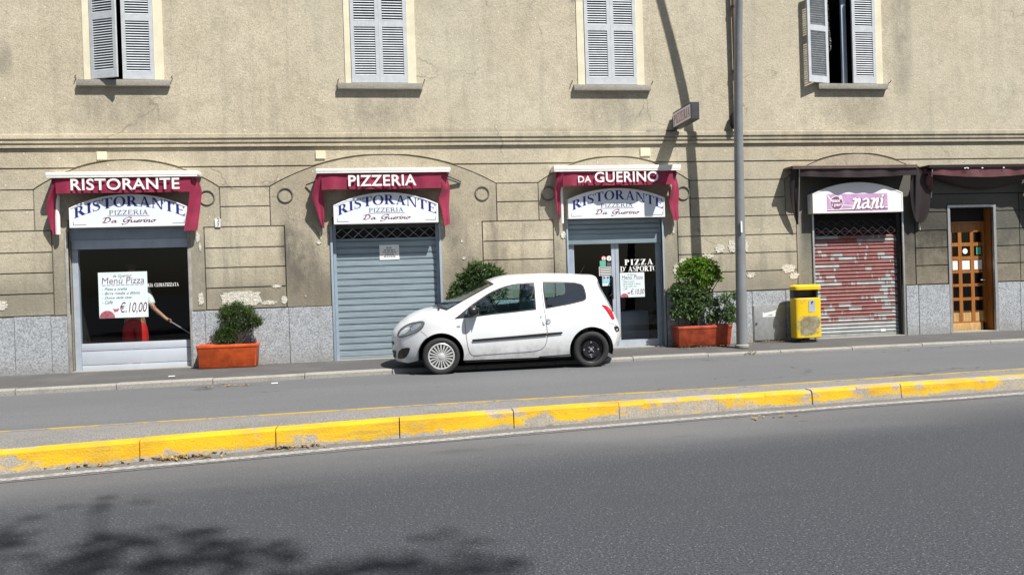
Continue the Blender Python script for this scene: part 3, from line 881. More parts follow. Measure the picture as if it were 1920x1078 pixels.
def serif_glyph(ch, T=.17, t=.05):
    s = .07
    R = lambda a, b, c, d: [(a,c),(b,c),(b,d),(a,d)]
    def stem(x, w, top=True, bot=True):
        o = [R(x, x+w, 0, 1)]
        if bot: o.append(R(x-s, x+w+s, 0, t*.8))
        if top: o.append(R(x-s, x+w+s, 1-t*.8, 1))
        return o
    def line(x0, z0, x1, z1, w): return [[(x0-w/2, z0), (x0+w/2, z0), (x1+w/2, z1), (x1-w/2, z1)]]
    if ch == 'I': return stem(s, T), T+2*s
    if ch == 'T':
        w = .74; return stem(w/2-T/2, T, False) + [R(0, w, 1-t, 1), [(0,1),(0,.74),(.03,.74),(.10,1-t)], [(w,1),(w,.74),(w-.03,.74),(w-.10,1-t)]], w
    if ch in 'EL':
        w = .66 if ch == 'E' else .62; o = stem(s, T, True, True) + [R(s, w, 0, t), [(w,0),(w+.03,.27),(w,.27),(w-.12,t)]]
        if ch == 'E': o += [R(s, w-.02, 1-t, 1), [(w-.02,1),(w-.02,.75),(w-.05,.75),(w-.12,1-t)], R(s+T, w-.16, .49, .49+t), R(w-.18, w-.15, .40, .62)]
        return o, w+.04
    if ch == 'N':
        w = .82; return [R(s, s+t*1.2, 0, 1), R(0, .20, 0, t*.8), R(w-s-t*1.2, w-s, 0, 1), R(w-.2, w, 1-t*.8, 1), R(0, s, 1-t*.8, 1)] + [[(s-.02,1),(s+T,1),(w-s,0),(w-s-T*.55,0)]], w
    if ch == 'M':
        w = 1.0; return [R(s, s+t*1.2, 0, 1), R(0, .2, 0, t*.8), R(0, s, 1-t*.8, 1), R(w-s-T, w-s, 0, 1), R(w-s-T-s, w, 0, t*.8), R(w-s, w, 1-t*.8, 1)] + [[(s,1),(s+T,1),(.55,0),(.47,0)], [(w-s-T,1),(w-s-T+.04,1),(.55,0),(.49,0)]], w
    if ch == 'A':
        w = .84; return [[(.10,0),(.10+t*1.2,0),(w/2+.02,1),(w/2-.05,1)], [(w-.08-T,0),(w-.08,0),(w/2+.05,1),(w/2-.08,1)], R(.2, w-.2, .30, .30+t), R(0, .24, 0, t*.8), R(w-.08-T-s, w, 0, t*.8)], w
    if ch == 'Z':
        w = .70; return [R(.02, w-.02, 1-t, 1), R(.0, w, 0, t), [(.0,0),(T*1.15,0),(w-.02,1),(w-.02-T*1.15,1)], [(.02,1),(.02,.76),(.05,.76),(.12,1-t)], [(w,0),(w,.26),(w-.03,.26),(w-.1,t)]], w
    if ch == 'O': return ringarc(.44, .5, .44, .52, .44-T*1.02, .47, 0, 2*pi, 26), .88
    if ch == 'C': return ringarc(.44, .5, .44, .52, .44-T, .47, .75, 2*pi-.75, 20) + [R(.70, .74, .66, .98), R(.72, .75, .06, .22)], .80
    if ch == 'D': return stem(s, T) + ringarc(.32, .5, .52, .5, .52-T, .5-t, -pi/2, pi/2, 16) + [R(s, .33, 0, t), R(s, .33, 1-t, 1)], .88
    if ch in 'PR':
        o = stem(s, T) + ringarc(.34, .735, .28, .265, .28-T*.9, .265-t, -pi/2, pi/2, 12) + [R(s, .35, 1-t, 1), R(s, .35, .47, .47+t)]
        w = .66
        if ch == 'R': o += [[(.28,.50),(.28+T*1.1,.50),(.80,0),(.80-T*1.25,0)], R(.70, .86, 0, t*.8)]; w = .82
        return o, w
    if ch == 'S':
        sp = [(.56,.80),(.52,.93),(.34,.985),(.15,.93),(.09,.77),(.17,.63),(.33,.52),(.47,.39),(.52,.24),(.44,.08),(.27,.015),(.10,.07),(.05,.22)]
        wd = [.03,.04,.05,.09,.13,.165,.18,.165,.13,.09,.05,.04,.03]; o = []
        nn = []
        for i, p in enumerate(sp):
            a = Vector(sp[max(i-1,0)]); b = Vector(sp[min(i+1,len(sp)-1)]); d = (b-a).normalized(); nn.append(Vector((-d.y, d.x)))
        for i in range(len(sp)-1):
            p, q_ = Vector(sp[i]), Vector(sp[i+1]); o.append([tuple(p+nn[i]*wd[i]/2), tuple(q_+nn[i+1]*wd[i+1]/2), tuple(q_-nn[i+1]*wd[i+1]/2), tuple(p-nn[i]*wd[i]/2)])
        return o + [R(.545, .575, .68, 1.0), R(.04, .07, 0, .30)], .62
    if ch == "'": return [[(.03,1),(.16,1),(.11,.68),(.07,.68)]], .2
    return [], .35

def serif(txt, gap=.10, T=.17, t=.05):
    V = []; F = []; x = 0
    for ch in txt:
        polys, w = serif_glyph(ch, T, t)
        if polys:
            v, f = union(polys); n = len(V); V += [(a+x, b) for a, b in v]; F += [tuple(i+n for i in q_) for q_ in f]
        x += w + gap
    return V, F

SCRIPT = {
 'D': ([[(.22,.95),(.20,.5),(.10,.06),(.02,.10),(.12,.04),(.35,.02),(.62,.20),(.72,.55),(.60,.88),(.30,1.0),(.05,.92),(-.05,.80)]], .85),
 'a': ([[(.42,.38),(.28,.44),(.10,.30),(.06,.10),(.18,.0),(.36,.18),(.44,.42),(.38,.12),(.46,.0),(.60,.12)]], .58),
 'G': ([[(.78,.80),(.70,.96),(.45,1.0),(.15,.72),(.05,.35),(.20,.08),(.42,.14),(.60,.38),(.66,.48)],[(.40,.46),(.66,.48),(.80,.48)],[(.68,.46),(.58,.0),(.36,-.32),(.10,-.38),(.05,-.24)]], .86),
 'u': ([[(.05,.40),(.0,.12),(.12,.0),(.30,.16),(.40,.42),(.34,.12),(.42,.0),(.55,.12)]], .52),
 'e': ([[(.06,.18),(.28,.26),(.34,.38),(.24,.45),(.08,.30),(.05,.10),(.18,.0),(.40,.12)]], .40),
 'r': ([[(.02,.36),(.12,.44),(.08,.2),(.02,.0),(.10,.24),(.26,.42),(.36,.38)]], .38),
 'i': ([[(.08,.42),(.02,.10),(.10,.0),(.22,.10)],[(.12,.60),(.16,.66)]], .24),
 'n': ([[(.06,.42),(.0,.0),(.12,.28),(.28,.44),(.34,.34),(.28,.08),(.36,.0),(.48,.12)]], .48),
 'o': ([[(.28,.44),(.10,.36),(.03,.14),(.14,.0),(.32,.08),(.38,.30),(.28,.44),(.46,.40)]], .48),
 ' ': ([], .55)}
def script(txt, nib=(.07, .055), th=.028):
    V = []; F = []; x = 0
    for ch in txt:
        strokes, w = SCRIPT[ch]; polys = []
        for st in strokes:
            # smooth the stroke
            P = [Vector(p) for p in st]
            for _ in range(2):
                Q = [P[0]]
                for a, b in zip(P, P[1:]): Q += [a*.75+b*.25, a*.25+b*.75]
                P = Q + [P[-1]]
            na = atan2(nib[1], nib[0]); nl = Vector(nib).length
            for i, a in enumerate(P):
                b = P[min(i+1, len(P)-1)]; d = b-a if i < len(P)-1 else a-P[i-1]
                if d.length < 1e-5: continue
                hw = th + nl*.5*abs(sin(atan2(d.y, d.x)-na)); d.normalize(); per = Vector((-d.y, d.x))*hw
                if i < len(P)-1: polys.append([tuple(a-per), tuple(b-per), tuple(b+per), tuple(a+per)])
                polys.append([(a.x+hw*cos(pi*k/3+.2), a.y+hw*sin(pi*k/3+.2)) for k in range(6)])
        if polys:
            v, f = union(polys); n = len(V); V += [(a+x+b*.18, b) for a, b in v]; F += [tuple(i+n for i in q_) for q_ in f]
        x += w
    return V, F

def put_text(name, VF, fn, mat, parent, split=False):
    """normalise to 0..1 and map by fn(u, v) -> world; split: each letter becomes its own part"""
    V, F = VF
    used = sorted({i for f in F for i in f})
    x0, x1 = min(V[i][0] for i in used), max(V[i][0] for i in used)
    z0, z1 = min(V[i][1] for i in used), max(V[i][1] for i in used)
    pts = [fn((a-x0)/(x1-x0), (b-z0)/(z1-z0)) for a, b in V]
    if not split: return me(name, pts, F, mat, parent)
    up = list(range(len(V)))
    def find(i):
        while up[i] != i: up[i] = up[up[i]]; i = up[i]
        return i
    for f in F:
        for i in f[1:]: up[find(i)] = find(f[0])
    comp = {}
    for f in F: comp.setdefault(find(f[0]), []).append(f)
    for fs in comp.values():
        ids = sorted({i for f in fs for i in f}); m_ = {k: n for n, k in enumerate(ids)}
        me('letter', [pts[i] for i in ids], [tuple(m_[i] for i in f) for f in fs], mat, parent)

def on_plane(tl, br, Y):
    """text box between two pixels on the plane at distance Y"""
    ym = (tl[1]+br[1])/2; xm = (tl[0]+br[0])/2
    xa, xb = at_y(tl[0], ym, Y).x, at_y(br[0], ym, Y).x; za, zb = at_y(xm, tl[1], Y).z, at_y(xm, br[1], Y).z
    return lambda u, v: (xa+(xb-xa)*u, Y, zb+(za-zb)*v)

# ================================================================== shop fronts
def slats_curtain(rs, x0, x1, z0, z1, pitch, y, mat, bulge=.012):
    """roller curtain: one slat object per slat, shared mesh"""
    n = max(1, round((z1-z0)/pitch)); p = (z1-z0)/n; L = (x1-x0)
    if pitch > .08: prof = [(.008, 0), (-bulge*.7, .02*p), (-bulge, .10*p), (-bulge, .72*p), (-bulge*.55, .77*p), (.008, .78*p), (.008, .845*p), (-bulge*.6, .86*p), (-bulge*.6, .945*p), (.008, .96*p), (.008, p)]
    else: prof = [(0, .0), (-bulge*.55, .06*p), (-bulge, .28*p), (-bulge, .72*p), (-bulge*.5, .90*p), (.006, .925*p), (.006, p)]
    m = bpy.data.meshes.new('slat'); b = MB(); k = len(prof)
    b.add([(-L/2, o, z) for o, z in prof] + [(L/2, o, z) for o, z in prof], [(i, k+i, k+i+1, i+1) for i in range(k-1)])
    m.from_pydata(b.v, [], b.f); m.materials.append(MAT[mat])
    for i in range(n):
        o = bpy.data.objects.new('slat', m); C.objects.link(o); o.parent = rs
        o.location = Vector(((x0+x1)/2, y + rnd.uniform(-.0012, .0012), z0+i*p)) - OFF[rs]
    return p
def grille(rs, x0, x1, z0, z1, y, nx, mat, rad=.005):
    mb = MB(); w = (x1-x0)/nx
    for i in range(nx):
        a = x0+i*w; zm = (z0+z1)/2
        mb.tube([(a, y, zm), (a+w/2, y, z1)], rad, 5, False); mb.tube([(a+w/2, y, z1), (a+w, y, zm)], rad, 5, False)
        mb.tube([(a, y, zm), (a+w/2, y, z0)], rad, 5, False); mb.tube([(a+w/2, y, z0), (a+w, y, zm)], rad, 5, False)
    mb.build('grille', mat, rs)
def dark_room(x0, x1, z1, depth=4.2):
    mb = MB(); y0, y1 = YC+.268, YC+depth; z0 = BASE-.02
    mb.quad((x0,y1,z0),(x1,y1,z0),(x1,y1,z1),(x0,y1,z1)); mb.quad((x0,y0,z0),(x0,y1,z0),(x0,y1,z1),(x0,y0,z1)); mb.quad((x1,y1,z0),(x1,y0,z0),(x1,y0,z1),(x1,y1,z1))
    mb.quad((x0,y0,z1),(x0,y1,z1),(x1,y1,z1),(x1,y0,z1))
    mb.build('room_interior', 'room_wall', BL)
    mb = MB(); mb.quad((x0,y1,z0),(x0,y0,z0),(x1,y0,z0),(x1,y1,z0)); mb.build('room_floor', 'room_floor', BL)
def jambs(i, mat, w=.035, z1=2.5, proud=.022):
    x0, x1 = DOORS[i]
    for a in (x0-w, x1): box('door_jamb', a, a+w, WALL-proud, YC+.02, BASE-.02, z1, mat, BL, .003)
YS = WALL + .135           # plane of the roller curtains
# --- shop window (first opening)
x0, x1 = DOORS[0]; dark_room(x0, x1, D_TOP[0])
jambs(0, 'stone_jamb', .05, 2.46, .010)
rs = me('roller_shutter', *(lambda b: (b.v, b.f))(MB().box(x0+.002, x1-.002, YS-.03, YS+.09, wz(245,449,-.13), D_TOP[0]-.002, .004)), 'frame_blue', BL)
box('bottom_bar', x0+.02, x1-.02, YS-.045, YS-.031, wz(245,466,-.12), wz(245,449,-.12), 'frame_metal', rs, .004)
yw = WALL+.15
zb = wz(250, 641, -.15); zt = wz(250, 466, -.15)
sw = MB(); fl = .075
slab(sw, [(x0+.012, BASE-.01), (x1-.003, BASE-.01), (x1-.003, zt+.27), (x0+.012, zt+.27)], ([(x0+fl+.03, BASE+.002), (x1-fl*.45, BASE+.002), (x1-fl*.45, zt+.245), (x0+fl+.03, zt+.245)],), yw-.03, yw+.05)
sw = sw.build('shop_window', 'frame_metal', BL)
xa, xb = x0+fl+.03, x1-fl*.45
box('sill_panel', xa+.003, xb-.003, yw-.012, yw+.03, wz(250,655,-.15)+.004, zb, 'panel_grey', sw, .003)
box('sill_panel', xa+.003, xb-.003, yw-.012, yw+.03, wz(250,681,-.15)+.004, wz(250,655,-.15)-.004, 'panel_grey', sw, .003)
box('sill_panel', xa+.003, xb-.003, yw-.012, yw+.03, BASE+.004, wz(250,681,-.15)-.004, 'panel_grey', sw, .003)
MB().quad((xa+.001, yw+.006, zb+.002), (xb-.001, yw+.006, zb+.002), (xb-.001, yw+.006, zt+.24), (xa+.001, yw+.006, zt+.24)).build('pane', 'shop_glass', sw)
put_text('lettering', serif('ARIA CLIMATIZZATA', .12, .2, .09), on_plane((272,530.5), (335,537.2), yw+.001), 'letter_white', sw)
box('door_step', x0+.003, x1-.003, WALL-.03, YC+.2, BASE-.05, BASE+.012, 'kerb_concrete', BL, .004)
# --- second opening, closed roller shutter
x0, x1 = DOORS[1]; jambs(1, 'frame_blue', .04, 2.46)
rs = MB().box(x0+.052, x1-.052, YS+.06, YS+.125, 2.45, 2.58).build('roller_shutter', 'frame_blue', BL)
MB().box(x0+.001, x0+.05, YS-.05, YS+.05, BASE, 2.5).build('guide_rail', 'frame_blue', rs); MB().box(x1-.05, x1-.001, YS-.05, YS+.05, BASE, 2.5).build('guide_rail', 'frame_blue', rs)
tag(rs, 'closed blue-grey roller shutter')
zs0, zs1 = BASE+.05, wz(724, 450, -.13)
slats_curtain(rs, x0+.05, x1-.05, zs0, zs1, .1155, YS, 'roller_blue', .014)
box('bottom_bar', x0+.05, x1-.05, YS-.02, YS+.02, BASE+.003, zs0-.002, 'roller_blue', rs, .004)
box('top_rail', x0+.05, x1-.05, YS-.012, YS+.012, zs1, zs1+.035, 'roller_blue', rs, .003)
grille(rs, x0+.05, x1-.05, zs1+.038, zs1+.21, YS, 9, 'galvanised', .004)
box('shutter_box', x0+.051, x1-.051, YS+.04, YS+.13, zs1+.02, D_TOP[1]-.003, 'blackness', rs)
box('shutter_box', x0+.051, x1-.051, YS-.02, YS+.03, zs1+.212, D_TOP[1]-.003, 'dark_metal', rs)
box('lock_plate', 0.42, .52, YS-.024, YS-.0205, BASE+.015, BASE+.04, 'dark_metal', rs)
box('door_step', x0+.003, x1-.003, WALL-.03, YC+.24, BASE-.05, BASE+.002, 'kerb_concrete', BL, .003)
# --- third opening, takeaway door with the shutter half up
x0, x1 = DOORS[2]; dark_room(x0, x1, D_TOP[2]); jambs(2, 'frame_blue', .03, 2.46)
zk = wz(1155, 457, -.13)
rs = MB().box(x0+.052, x1-.052, YS+.06, YS+.125, 2.45, 2.58).build('roller_shutter', 'frame_blue', BL)
MB().box(x0+.001, x0+.03, YS-.05, YS+.0, zk-.01, 2.6).build('guide_rail', 'frame_blue', rs); MB().box(x1-.03, x1-.001, YS-.05, YS+.0, zk-.01, 2.6).build('guide_rail', 'frame_blue', rs)
tag(rs, 'blue-grey roller shutter pulled halfway up over glass door')
zk2 = wz(1155, 438, -.13)
box('bottom_bar', x0+.03, x1-.03, YS-.05, YS+.0, zk, zk2-.004, 'roller_blue', rs, .006)
slats_curtain(rs, x0+.03, x1-.03, zk2, D_TOP[2]-.02, .085, YS-.03, 'roller_blue', .018)
yd = WALL+.16; zt = zk2
def px3(p, y=540): return at_y(p, y, yd).x
xm0, xm1 = px3(1146.5), px3(1162.5)
fr = MB()
slab(fr, [(x0+.004, BASE-.01), (px3(1075.5), BASE-.01), (px3(1075.5), zt), (px3(1233), zt), (px3(1233), BASE-.01), (x1-.004, BASE-.01), (x1-.004, zt+.06), (x0+.004, zt+.06)], (), yd-.03, yd+.04)
dr = fr.build('shop_door', 'frame_blue', BL); tag(dr, 'grey framed glass double door below lifted shutter')
mid = (xm0+xm1)/2
for (a, b, nm) in ((px3(1075.5)+.004, mid-.004, 0), (mid+.004, px3(1233)-.004, 1)):
    lf = MB(); st = .066
    zbr = wz(1195, 636, -.16)
    aa, bb = a+(st if nm else .02), b-(.02 if nm else st)
    slab(lf, rect(a, b, BASE+.005, zt-.01), (rect(aa, bb, zbr, zt-.06),), yd-.02, yd+.02)
    lf.build('door_leaf', 'frame_metal', dr)
    MB().quad((aa+.001, yd, zbr+.001), (bb-.001, yd, zbr+.001), (bb-.001, yd, zt-.061), (aa+.001, yd, zt-.061)).build('pane', 'shop_glass', dr)
hd = MB()
for py in (521, 550): hd.tube([at_y(1148, py, yd-.02), at_y(1148, py, yd-.09), at_y(1144, py+5, yd-.09)], .013, 8)
hd.tube([at_y(1148.5, 519, yd-.09), at_y(1149.5, 561, yd-.09)], .014, 8)
hd.build('door_handle', 'car_black', dr)
put_text('lettering', serif('PIZZA', .16, .23, .07), on_plane((1171,486), (1224.5,496.5), yd-.008), 'letter_white', dr, True)
put_text('lettering', serif("D' ASPORTO", .02, .22, .07), on_plane((1163,498.7), (1232.5,509), yd-.008), 'letter_white', dr, True)
box('door_step', x0+.003, x1-.003, WALL-.05, YC+.24, BASE-.05, BASE+.004, 'kerb_concrete', BL, .003)
# things seen dimly inside: a pale counter
cx0, cx1 = px3(1166), px3(1225)
tag(box('shop_counter', cx0, cx1+.15, YC+.9, YC+1.5, BASE-.02, BASE+.62, 'frame_metal', None, .02), 'low pale counter just inside the glass takeaway door', 'counter')
# --- fourth opening, flaked shutter
x0, x1 = DOORS[3]; jambs(3, 'galvanised', .035, wz(1610, 400))
rs = MB().box(x0+.052, x1-.052, YS+.06, YS+.125, 2.45, 2.58).build('roller_shutter', 'dark_metal', BL)
MB().box(x0+.001, x0+.04, YS-.05, YS+.05, BASE, 2.5).build('guide_rail', 'dark_metal', rs); MB().box(x1-.04, x1-.001, YS-.05, YS+.05, BASE, 2.5).build('guide_rail', 'dark_metal', rs)
tag(rs, 'grey roller shutter with flaking red paint')
zs0, zs1 = BASE+.055, wz(1610, 441, -.13)
slats_curtain(rs, x0+.04, x1-.04, zs0, zs1, .0695, YS, 'roller_flaked', .020)
box('bottom_bar', x0+.04, x1-.04, YS-.02, YS+.02, BASE+.003, zs0-.002, 'roller_flaked', rs, .004)
grille(rs, x0+.04, x1-.04, zs1+.005, zs1+.155, YS, 9, 'galvanised', .004)
grille(rs, x0+.14, x1-.04, zs1+.16, zs1+.30, YS, 8, 'dark_metal', .004)
box('shutter_box', x0+.041, x1-.041, YS+.05, YS+.13, zs1+.02, D_TOP[3]-.003, 'blackness', rs)
box('tie_bar', x0+.041, x1-.041, YS+.012, YS+.02, zs1+.07, zs1+.09, 'letter_wine', rs)
box('paper_tag', wx(1652,619,-.1), wx(1661,619,-.1), YS-.026, YS-.024, wz(1656,621,-.1), wz(1656,616,-.1), 'paper_white', rs)
box('door_step', x0+.003, x1-.003, WALL-.03, YC+.24, BASE-.05, BASE+.002, 'kerb_concrete', BL, .003)
# --- wooden glazed door
x0, x1 = DOORS[4]; zt = D_TOP[4]
dark_room(x0, x1, zt, 3)
fr = MB(); fr.box(x0-.055, x0+.0, WALL-.02, YC+.02, BASE-.02, zt+.05, .004).box(x1, x1+.055, WALL-.02, YC+.02, BASE-.02, zt+.05, .004).box(x0+.001, x1-.001, WALL-.02, YC+.02, zt+.001, zt+.05, .004)
fr.build('door_frame', 'galvanised', BL)
box('door_lining', x1-.012, x1-.001, YC+.025, YC+.26, BASE-.018, zt-.005, 'wood', BL)
yd = WALL+.24
def xd(p, y=500): return at_y(p, y, yd).x
def zd(y, p=1812): return at_y(p, y, yd).z
cols = [(1784.5,1796), (1802.5,1818.5), (1825,1841.5)]
rows = [(435.5,455), (461.7,480.5), (487,506.5), (512,532), (537,557.5), (563,584)]
ztop = zd(419)
lf = MB(); xx0, xx1 = x0+.004, x1-.014
cx = [(xd(a), xd(b)) for a, b in cols]; rz = [(zd(b), zd(a)) for a, b in rows]
edx = [xx0] + [v for c in cx for v in c] + [xx1]
edz = [BASE-.01] + [v for r in rz[::-1] for v in r] + [ztop]
slab(lf, rect(xx0, xx1, edz[0]+.17, edz[-1]), [rect(a, b, c, d) for a, b in cx for c, d in rz+[(edz[0]+.20, edz[0]+.17+.24)]], yd-.022, yd+.022)
wd = lf.build('wooden_door', 'wood', BL); tag(wd, 'brown glazed door with eighteen small panes')
for (a, b) in cx:
    for (c, d) in rz: MB().quad((a+.0005, yd, c+.0005), (b-.0005, yd, c+.0005), (b-.0005, yd, d-.0005), (a+.0005, yd, d-.0005)).build('pane', 'shop_glass', wd)
for (a, b) in cx: box('bottom_panel', a, b, yd-.012, yd+.018, edz[0]+.2005, edz[0]+.17+.2395, 'wood_worn', wd)
box('bottom_rail', xx0, xx1-.09, yd-.03, yd+.022, BASE-.005, edz[0]+.169, 'wood_worn', wd, .004)
box('top_rail', xx0, xx1, yd-.04, yd+.022, ztop+.001, ztop+.035, 'wood', wd, .004)
box('transom', xx0, xx1, yd-.002, yd+.02, ztop+.036, zt-.004, 'room_wall', wd)
MB().tube([(xx1-.05, yd-.02, 1.12), (xx1-.05, yd-.07, 1.12), (xx1-.15, yd-.07, 1.12)], .011, 8).build('door_handle', 'hub_silver', wd)
for k, (a, b) in enumerate(cx):
    e = at_y(1800, 487, yd-.02); 
    tag(box('paper_notice', a+.012, b-.012, yd-.012, yd-.009, zd(505.5), zd(488), 'paper_white'), ['white paper notice in the left pane of the wooden door', 'white paper notice in the middle pane of the wooden door', 'white paper notice in the right pane of the wooden door'][k], 'notice')
a, b = cx[1]; 
tag(MB().rev(((a+b)/2-.01, yd-.010, zd(471)), [(.001,-.001),(.055,-.001),(.055,.003)], 20).build('round_sticker', 'paper_white'), 'round white sticker on the wooden door glass', 'sticker')
a, b = cx[2]
tag(box('green_sticker', (a+b)/2-.03, (a+b)/2+.07, yd-.012, yd-.009, zd(478), zd(464), 'sticker_green'), 'small green sticker in the right pane of the wooden door', 'sticker')
box('door_step', x0-.05, x1+.05, WALL-.03, YC+.26, BASE-.05, BASE+.006, 'kerb_concrete', BL, .003)

# ================================================================== shop signs
def arched_sign(lab, xl, xr, py_bot, py_side, py_top, off, thick, face, letters):
    Y = WALL-off; xm = (xl+xr)/2
    a, b = at_y(xl, py_side, Y), at_y(xr, py_side-3, Y)
    X0, X1 = a.x, b.x; w = X1-X0
    zb = at_y(xm, py_bot, Y).z; zs = at_y(xm, py_side-1.5, Y).z; za = at_y(xm, py_top, Y).z
    r = root('shop_sign', ((X0+X1)/2, Y, zb), lab, 'sign')
    h = za-zs; c = w/2; R = (c*c+h*h)/(2*h); zc = za-R; mx_ = (X0+X1)/2
    def outline(e):
        th = math.asin((c-e)/(R-e))
        return [(X0+e, zb+e), (X1-e, zb+e)] + [(mx_+(R-e)*sin(t), zc+(R-e)*cos(t)) for t in [th-2*th*k/24 for k in range(25)]]
    mb = MB(); slab(mb, outline(0), (outline(.022),), Y, Y+thick)
    P = outline(0); mb.add([(p[0], Y+thick, p[1]) for p in P], [tuple(reversed(range(len(P))))])
    mb.build('sign_box', 'white_plastic', r)
    mb = MB(); Pq, T = fill2d(outline(.0225)); mb.add([(p[0], Y+.006, p[1]) for p in Pq], T); mb.build('sign_face', face, r)
    if letters:
        yl = Y+.0035
        U = lambda u, v: (X0+u*w, yl, zb+v*w)
        def arcmap(u, v):
            uu = .042+.94*u; k = (uu-.512)/.47
            return U(uu, .080+.102*(1-k*k)+v*.094)
        put_text('lettering', serif('RISTORANTE', .075, .19, .055), arcmap, 'letter_navy', r, True)
        put_text('lettering', serif('PIZZERIA', .10, .13, .06), lambda u, v: U(.335+.33*u, .108+.040*v), 'letter_grey', r, True)
        put_text('lettering', script('Da Guerino'), lambda u, v: U(.275+.46*u, .018+.070*v), 'letter_wine', r, True)
        for (u0, u1, v0, v1) in ((.322,.678,.0955,.0985), (.03,.14,.020,.0245), (.03,.034,.0245,.052), (.87,.975,.020,.0245), (.971,.975,.0245,.052)):
            MB().quad(U(u0,v0), U(u1,v0), U(u1,v1), U(u0,v1)).build('trim_line', 'letter_grey', r)
    return r, X0, X1, zb, w, Y
arched_sign('arched white RISTORANTE sign over the shop window with menu poster', 129, 350, 425, 390, 364, .185, .20, 'sign_face', True)
arched_sign('arched white RISTORANTE sign above the closed blue roller shutter', 625, 821, 418.5, 385, 361, .185, .20, 'sign_face', True)
arched_sign('arched white RISTORANTE sign above the takeaway glass door', 1065, 1246, 408.5, 373.5, 353, .12, .14, 'sign_face', True)
r, X0, X1, zb, w, Y = arched_sign('plain white arched sign with pink panel over the flaking shutter', 1523.5, 1692.5, 398.5, 364, 342, .19, .20, 'sign_white', False)
a = at_y(1550.5, 369.5, Y); b = at_y(1665, 397, Y)
pz0, pz1 = zb+.03, zb+.03+.325
pan = MB(); pan.quad((a.x, Y+.003, pz0), (b.x, Y+.003, pz0), (b.x, Y+.003, pz1), (a.x, Y+.003, pz1)); pan.build('pink_panel', 'nani_pink', r)
pw = b.x-a.x; ph = pz1-pz0
U = lambda u, v, y=0: (a.x+u*pw, Y+.0005-y, pz0+v*ph)
pan = MB(); cx_, cz_ = a.x+.155*pw, pz0+.48*ph
def disc(cx_, cz_, r_, y, n=24, sx=1): return [(cx_+sx*r_*cos(2*pi*k/n), y, cz_+r_*sin(2*pi*k/n)) for k in range(n)]
MB().add(disc(cx_, cz_, .138, Y+.0018), [tuple(range(24))]).build('emblem_ring', 'letter_white', r)
MB().add(disc(cx_, cz_, .125, Y+.0008), [tuple(range(24))]).build('emblem', 'nani_purple', r)
MB().add(disc(cx_+.085, cz_+.105, .036, Y-.0002, 14), [tuple(range(14))]).build('emblem', 'letter_white', r)
put_text('lettering', sans('sax', .03), lambda u, v: (cx_-.09+.17*u, Y-.0005, cz_+.015+.05*v), 'letter_white', r)
put_text('lettering', sans('i pari', .03), lambda u, v: (cx_-.1+.2*u, Y-.0005, cz_-.075+.075*v), 'letter_white', r)
mb = MB(); mb.quad(U(0,.06), U(1,.16), U(1,.22), U(0,.10)); mb.quad(U(.27,.33), U(.55,.24), U(.55,.27), U(.27,.38)); mb.quad(U(.0,.92), U(.02,.94), U(.09,.60), U(.07,.56)); mb.build('swoosh', 'letter_white', r)
mb = MB(); mb.quad(U(0,.03), U(1,.09), U(1,.14), U(0,.05)); mb.build('swoosh', 'letter_purple', r)
NANI = {'n': ([[(-.06,.78),(.10,.86),(.14,.72),(.04,.05)], [(.07,.30),(.22,.72),(.38,.86),(.42,.66),(.36,.20),(.44,.02),(.56,.16)]], .60),
        'a': ([[(.08,.72),(.28,.86),(.46,.72),(.46,.20),(.60,.08),(.70,.20)], [(.46,.50),(.22,.48),(.04,.28),(.12,.06),(.32,.10),(.46,.32)]], .72),
        'i': ([[(.06,.82),(.14,.70),(.10,.20),(.20,.06),(.32,.16)], [(.10,1.0),(.12,1.06)]], .36)}
SCRIPT_KEEP = dict(SCRIPT); SCRIPT.update(NANI)
t1 = script('nani', (.06, .03), .105); t2 = script('nani', (.06, .02), .058); SCRIPT.update(SCRIPT_KEEP)
put_text('lettering_outline', script('', ) if False else t1, lambda u, v: U(.405+.55*u, .04+.90*v, .0012), 'letter_purple', r)
put_text('lettering', t2, lambda u, v: U(.405+.54*u, .08+.86*v, .0024), 'letter_white', r, True)

# projecting sign
off0, off1 = .06, .98
p = W(1262, 240, off0)
xs0 = p.x; th = .15
zlo = W(1263, 245, off0).z+.02; zhi = W(1262, 212, off0).z
r = root('projecting_sign', (xs0, WALL, zlo), 'grey box sign reading PIZZERIA projecting from the wall', 'sign')
MB().box(xs0, xs0+th, WALL-off1, WALL-off0, zlo, zhi, .008).build('sign_box', 'dark_metal', r)
e = .03
MB().quad((xs0-.003, WALL-off0-e, zlo+e), (xs0-.003, WALL-off1+e, zlo+e), (xs0-.003, WALL-off1+e, zhi-e), (xs0-.003, WALL-off0-e, zhi-e)).build('sign_face', 'sign_face', r)
L0, L1 = WALL-off0-e-.04, WALL-off1+e+.03
put_text('lettering', serif('PIZZERIA', .10, .18, .06), lambda u, v: (xs0-.006, L0+(L1-L0)*u, zlo+.065+(zhi-zlo-.13)*v), 'letter_red', r, True)
mb = MB(); mb.box(xs0+.03, xs0+.07, WALL-.06, WALL+.02, zlo+.03, zlo+.07).box(xs0+.03, xs0+.07, WALL-.06, WALL+.02, zhi-.07, zhi-.03); mb.build('bracket', 'dark_metal', r)
mb = MB(); mb.tube([(xs0+.05, WALL-.01, zlo-.01), (xs0-.25, WALL-.01, zlo-.03), (xs0-.5, WALL-.01, zlo-.02)], .008, 6); mb.build('cable', 'dark_metal', r)
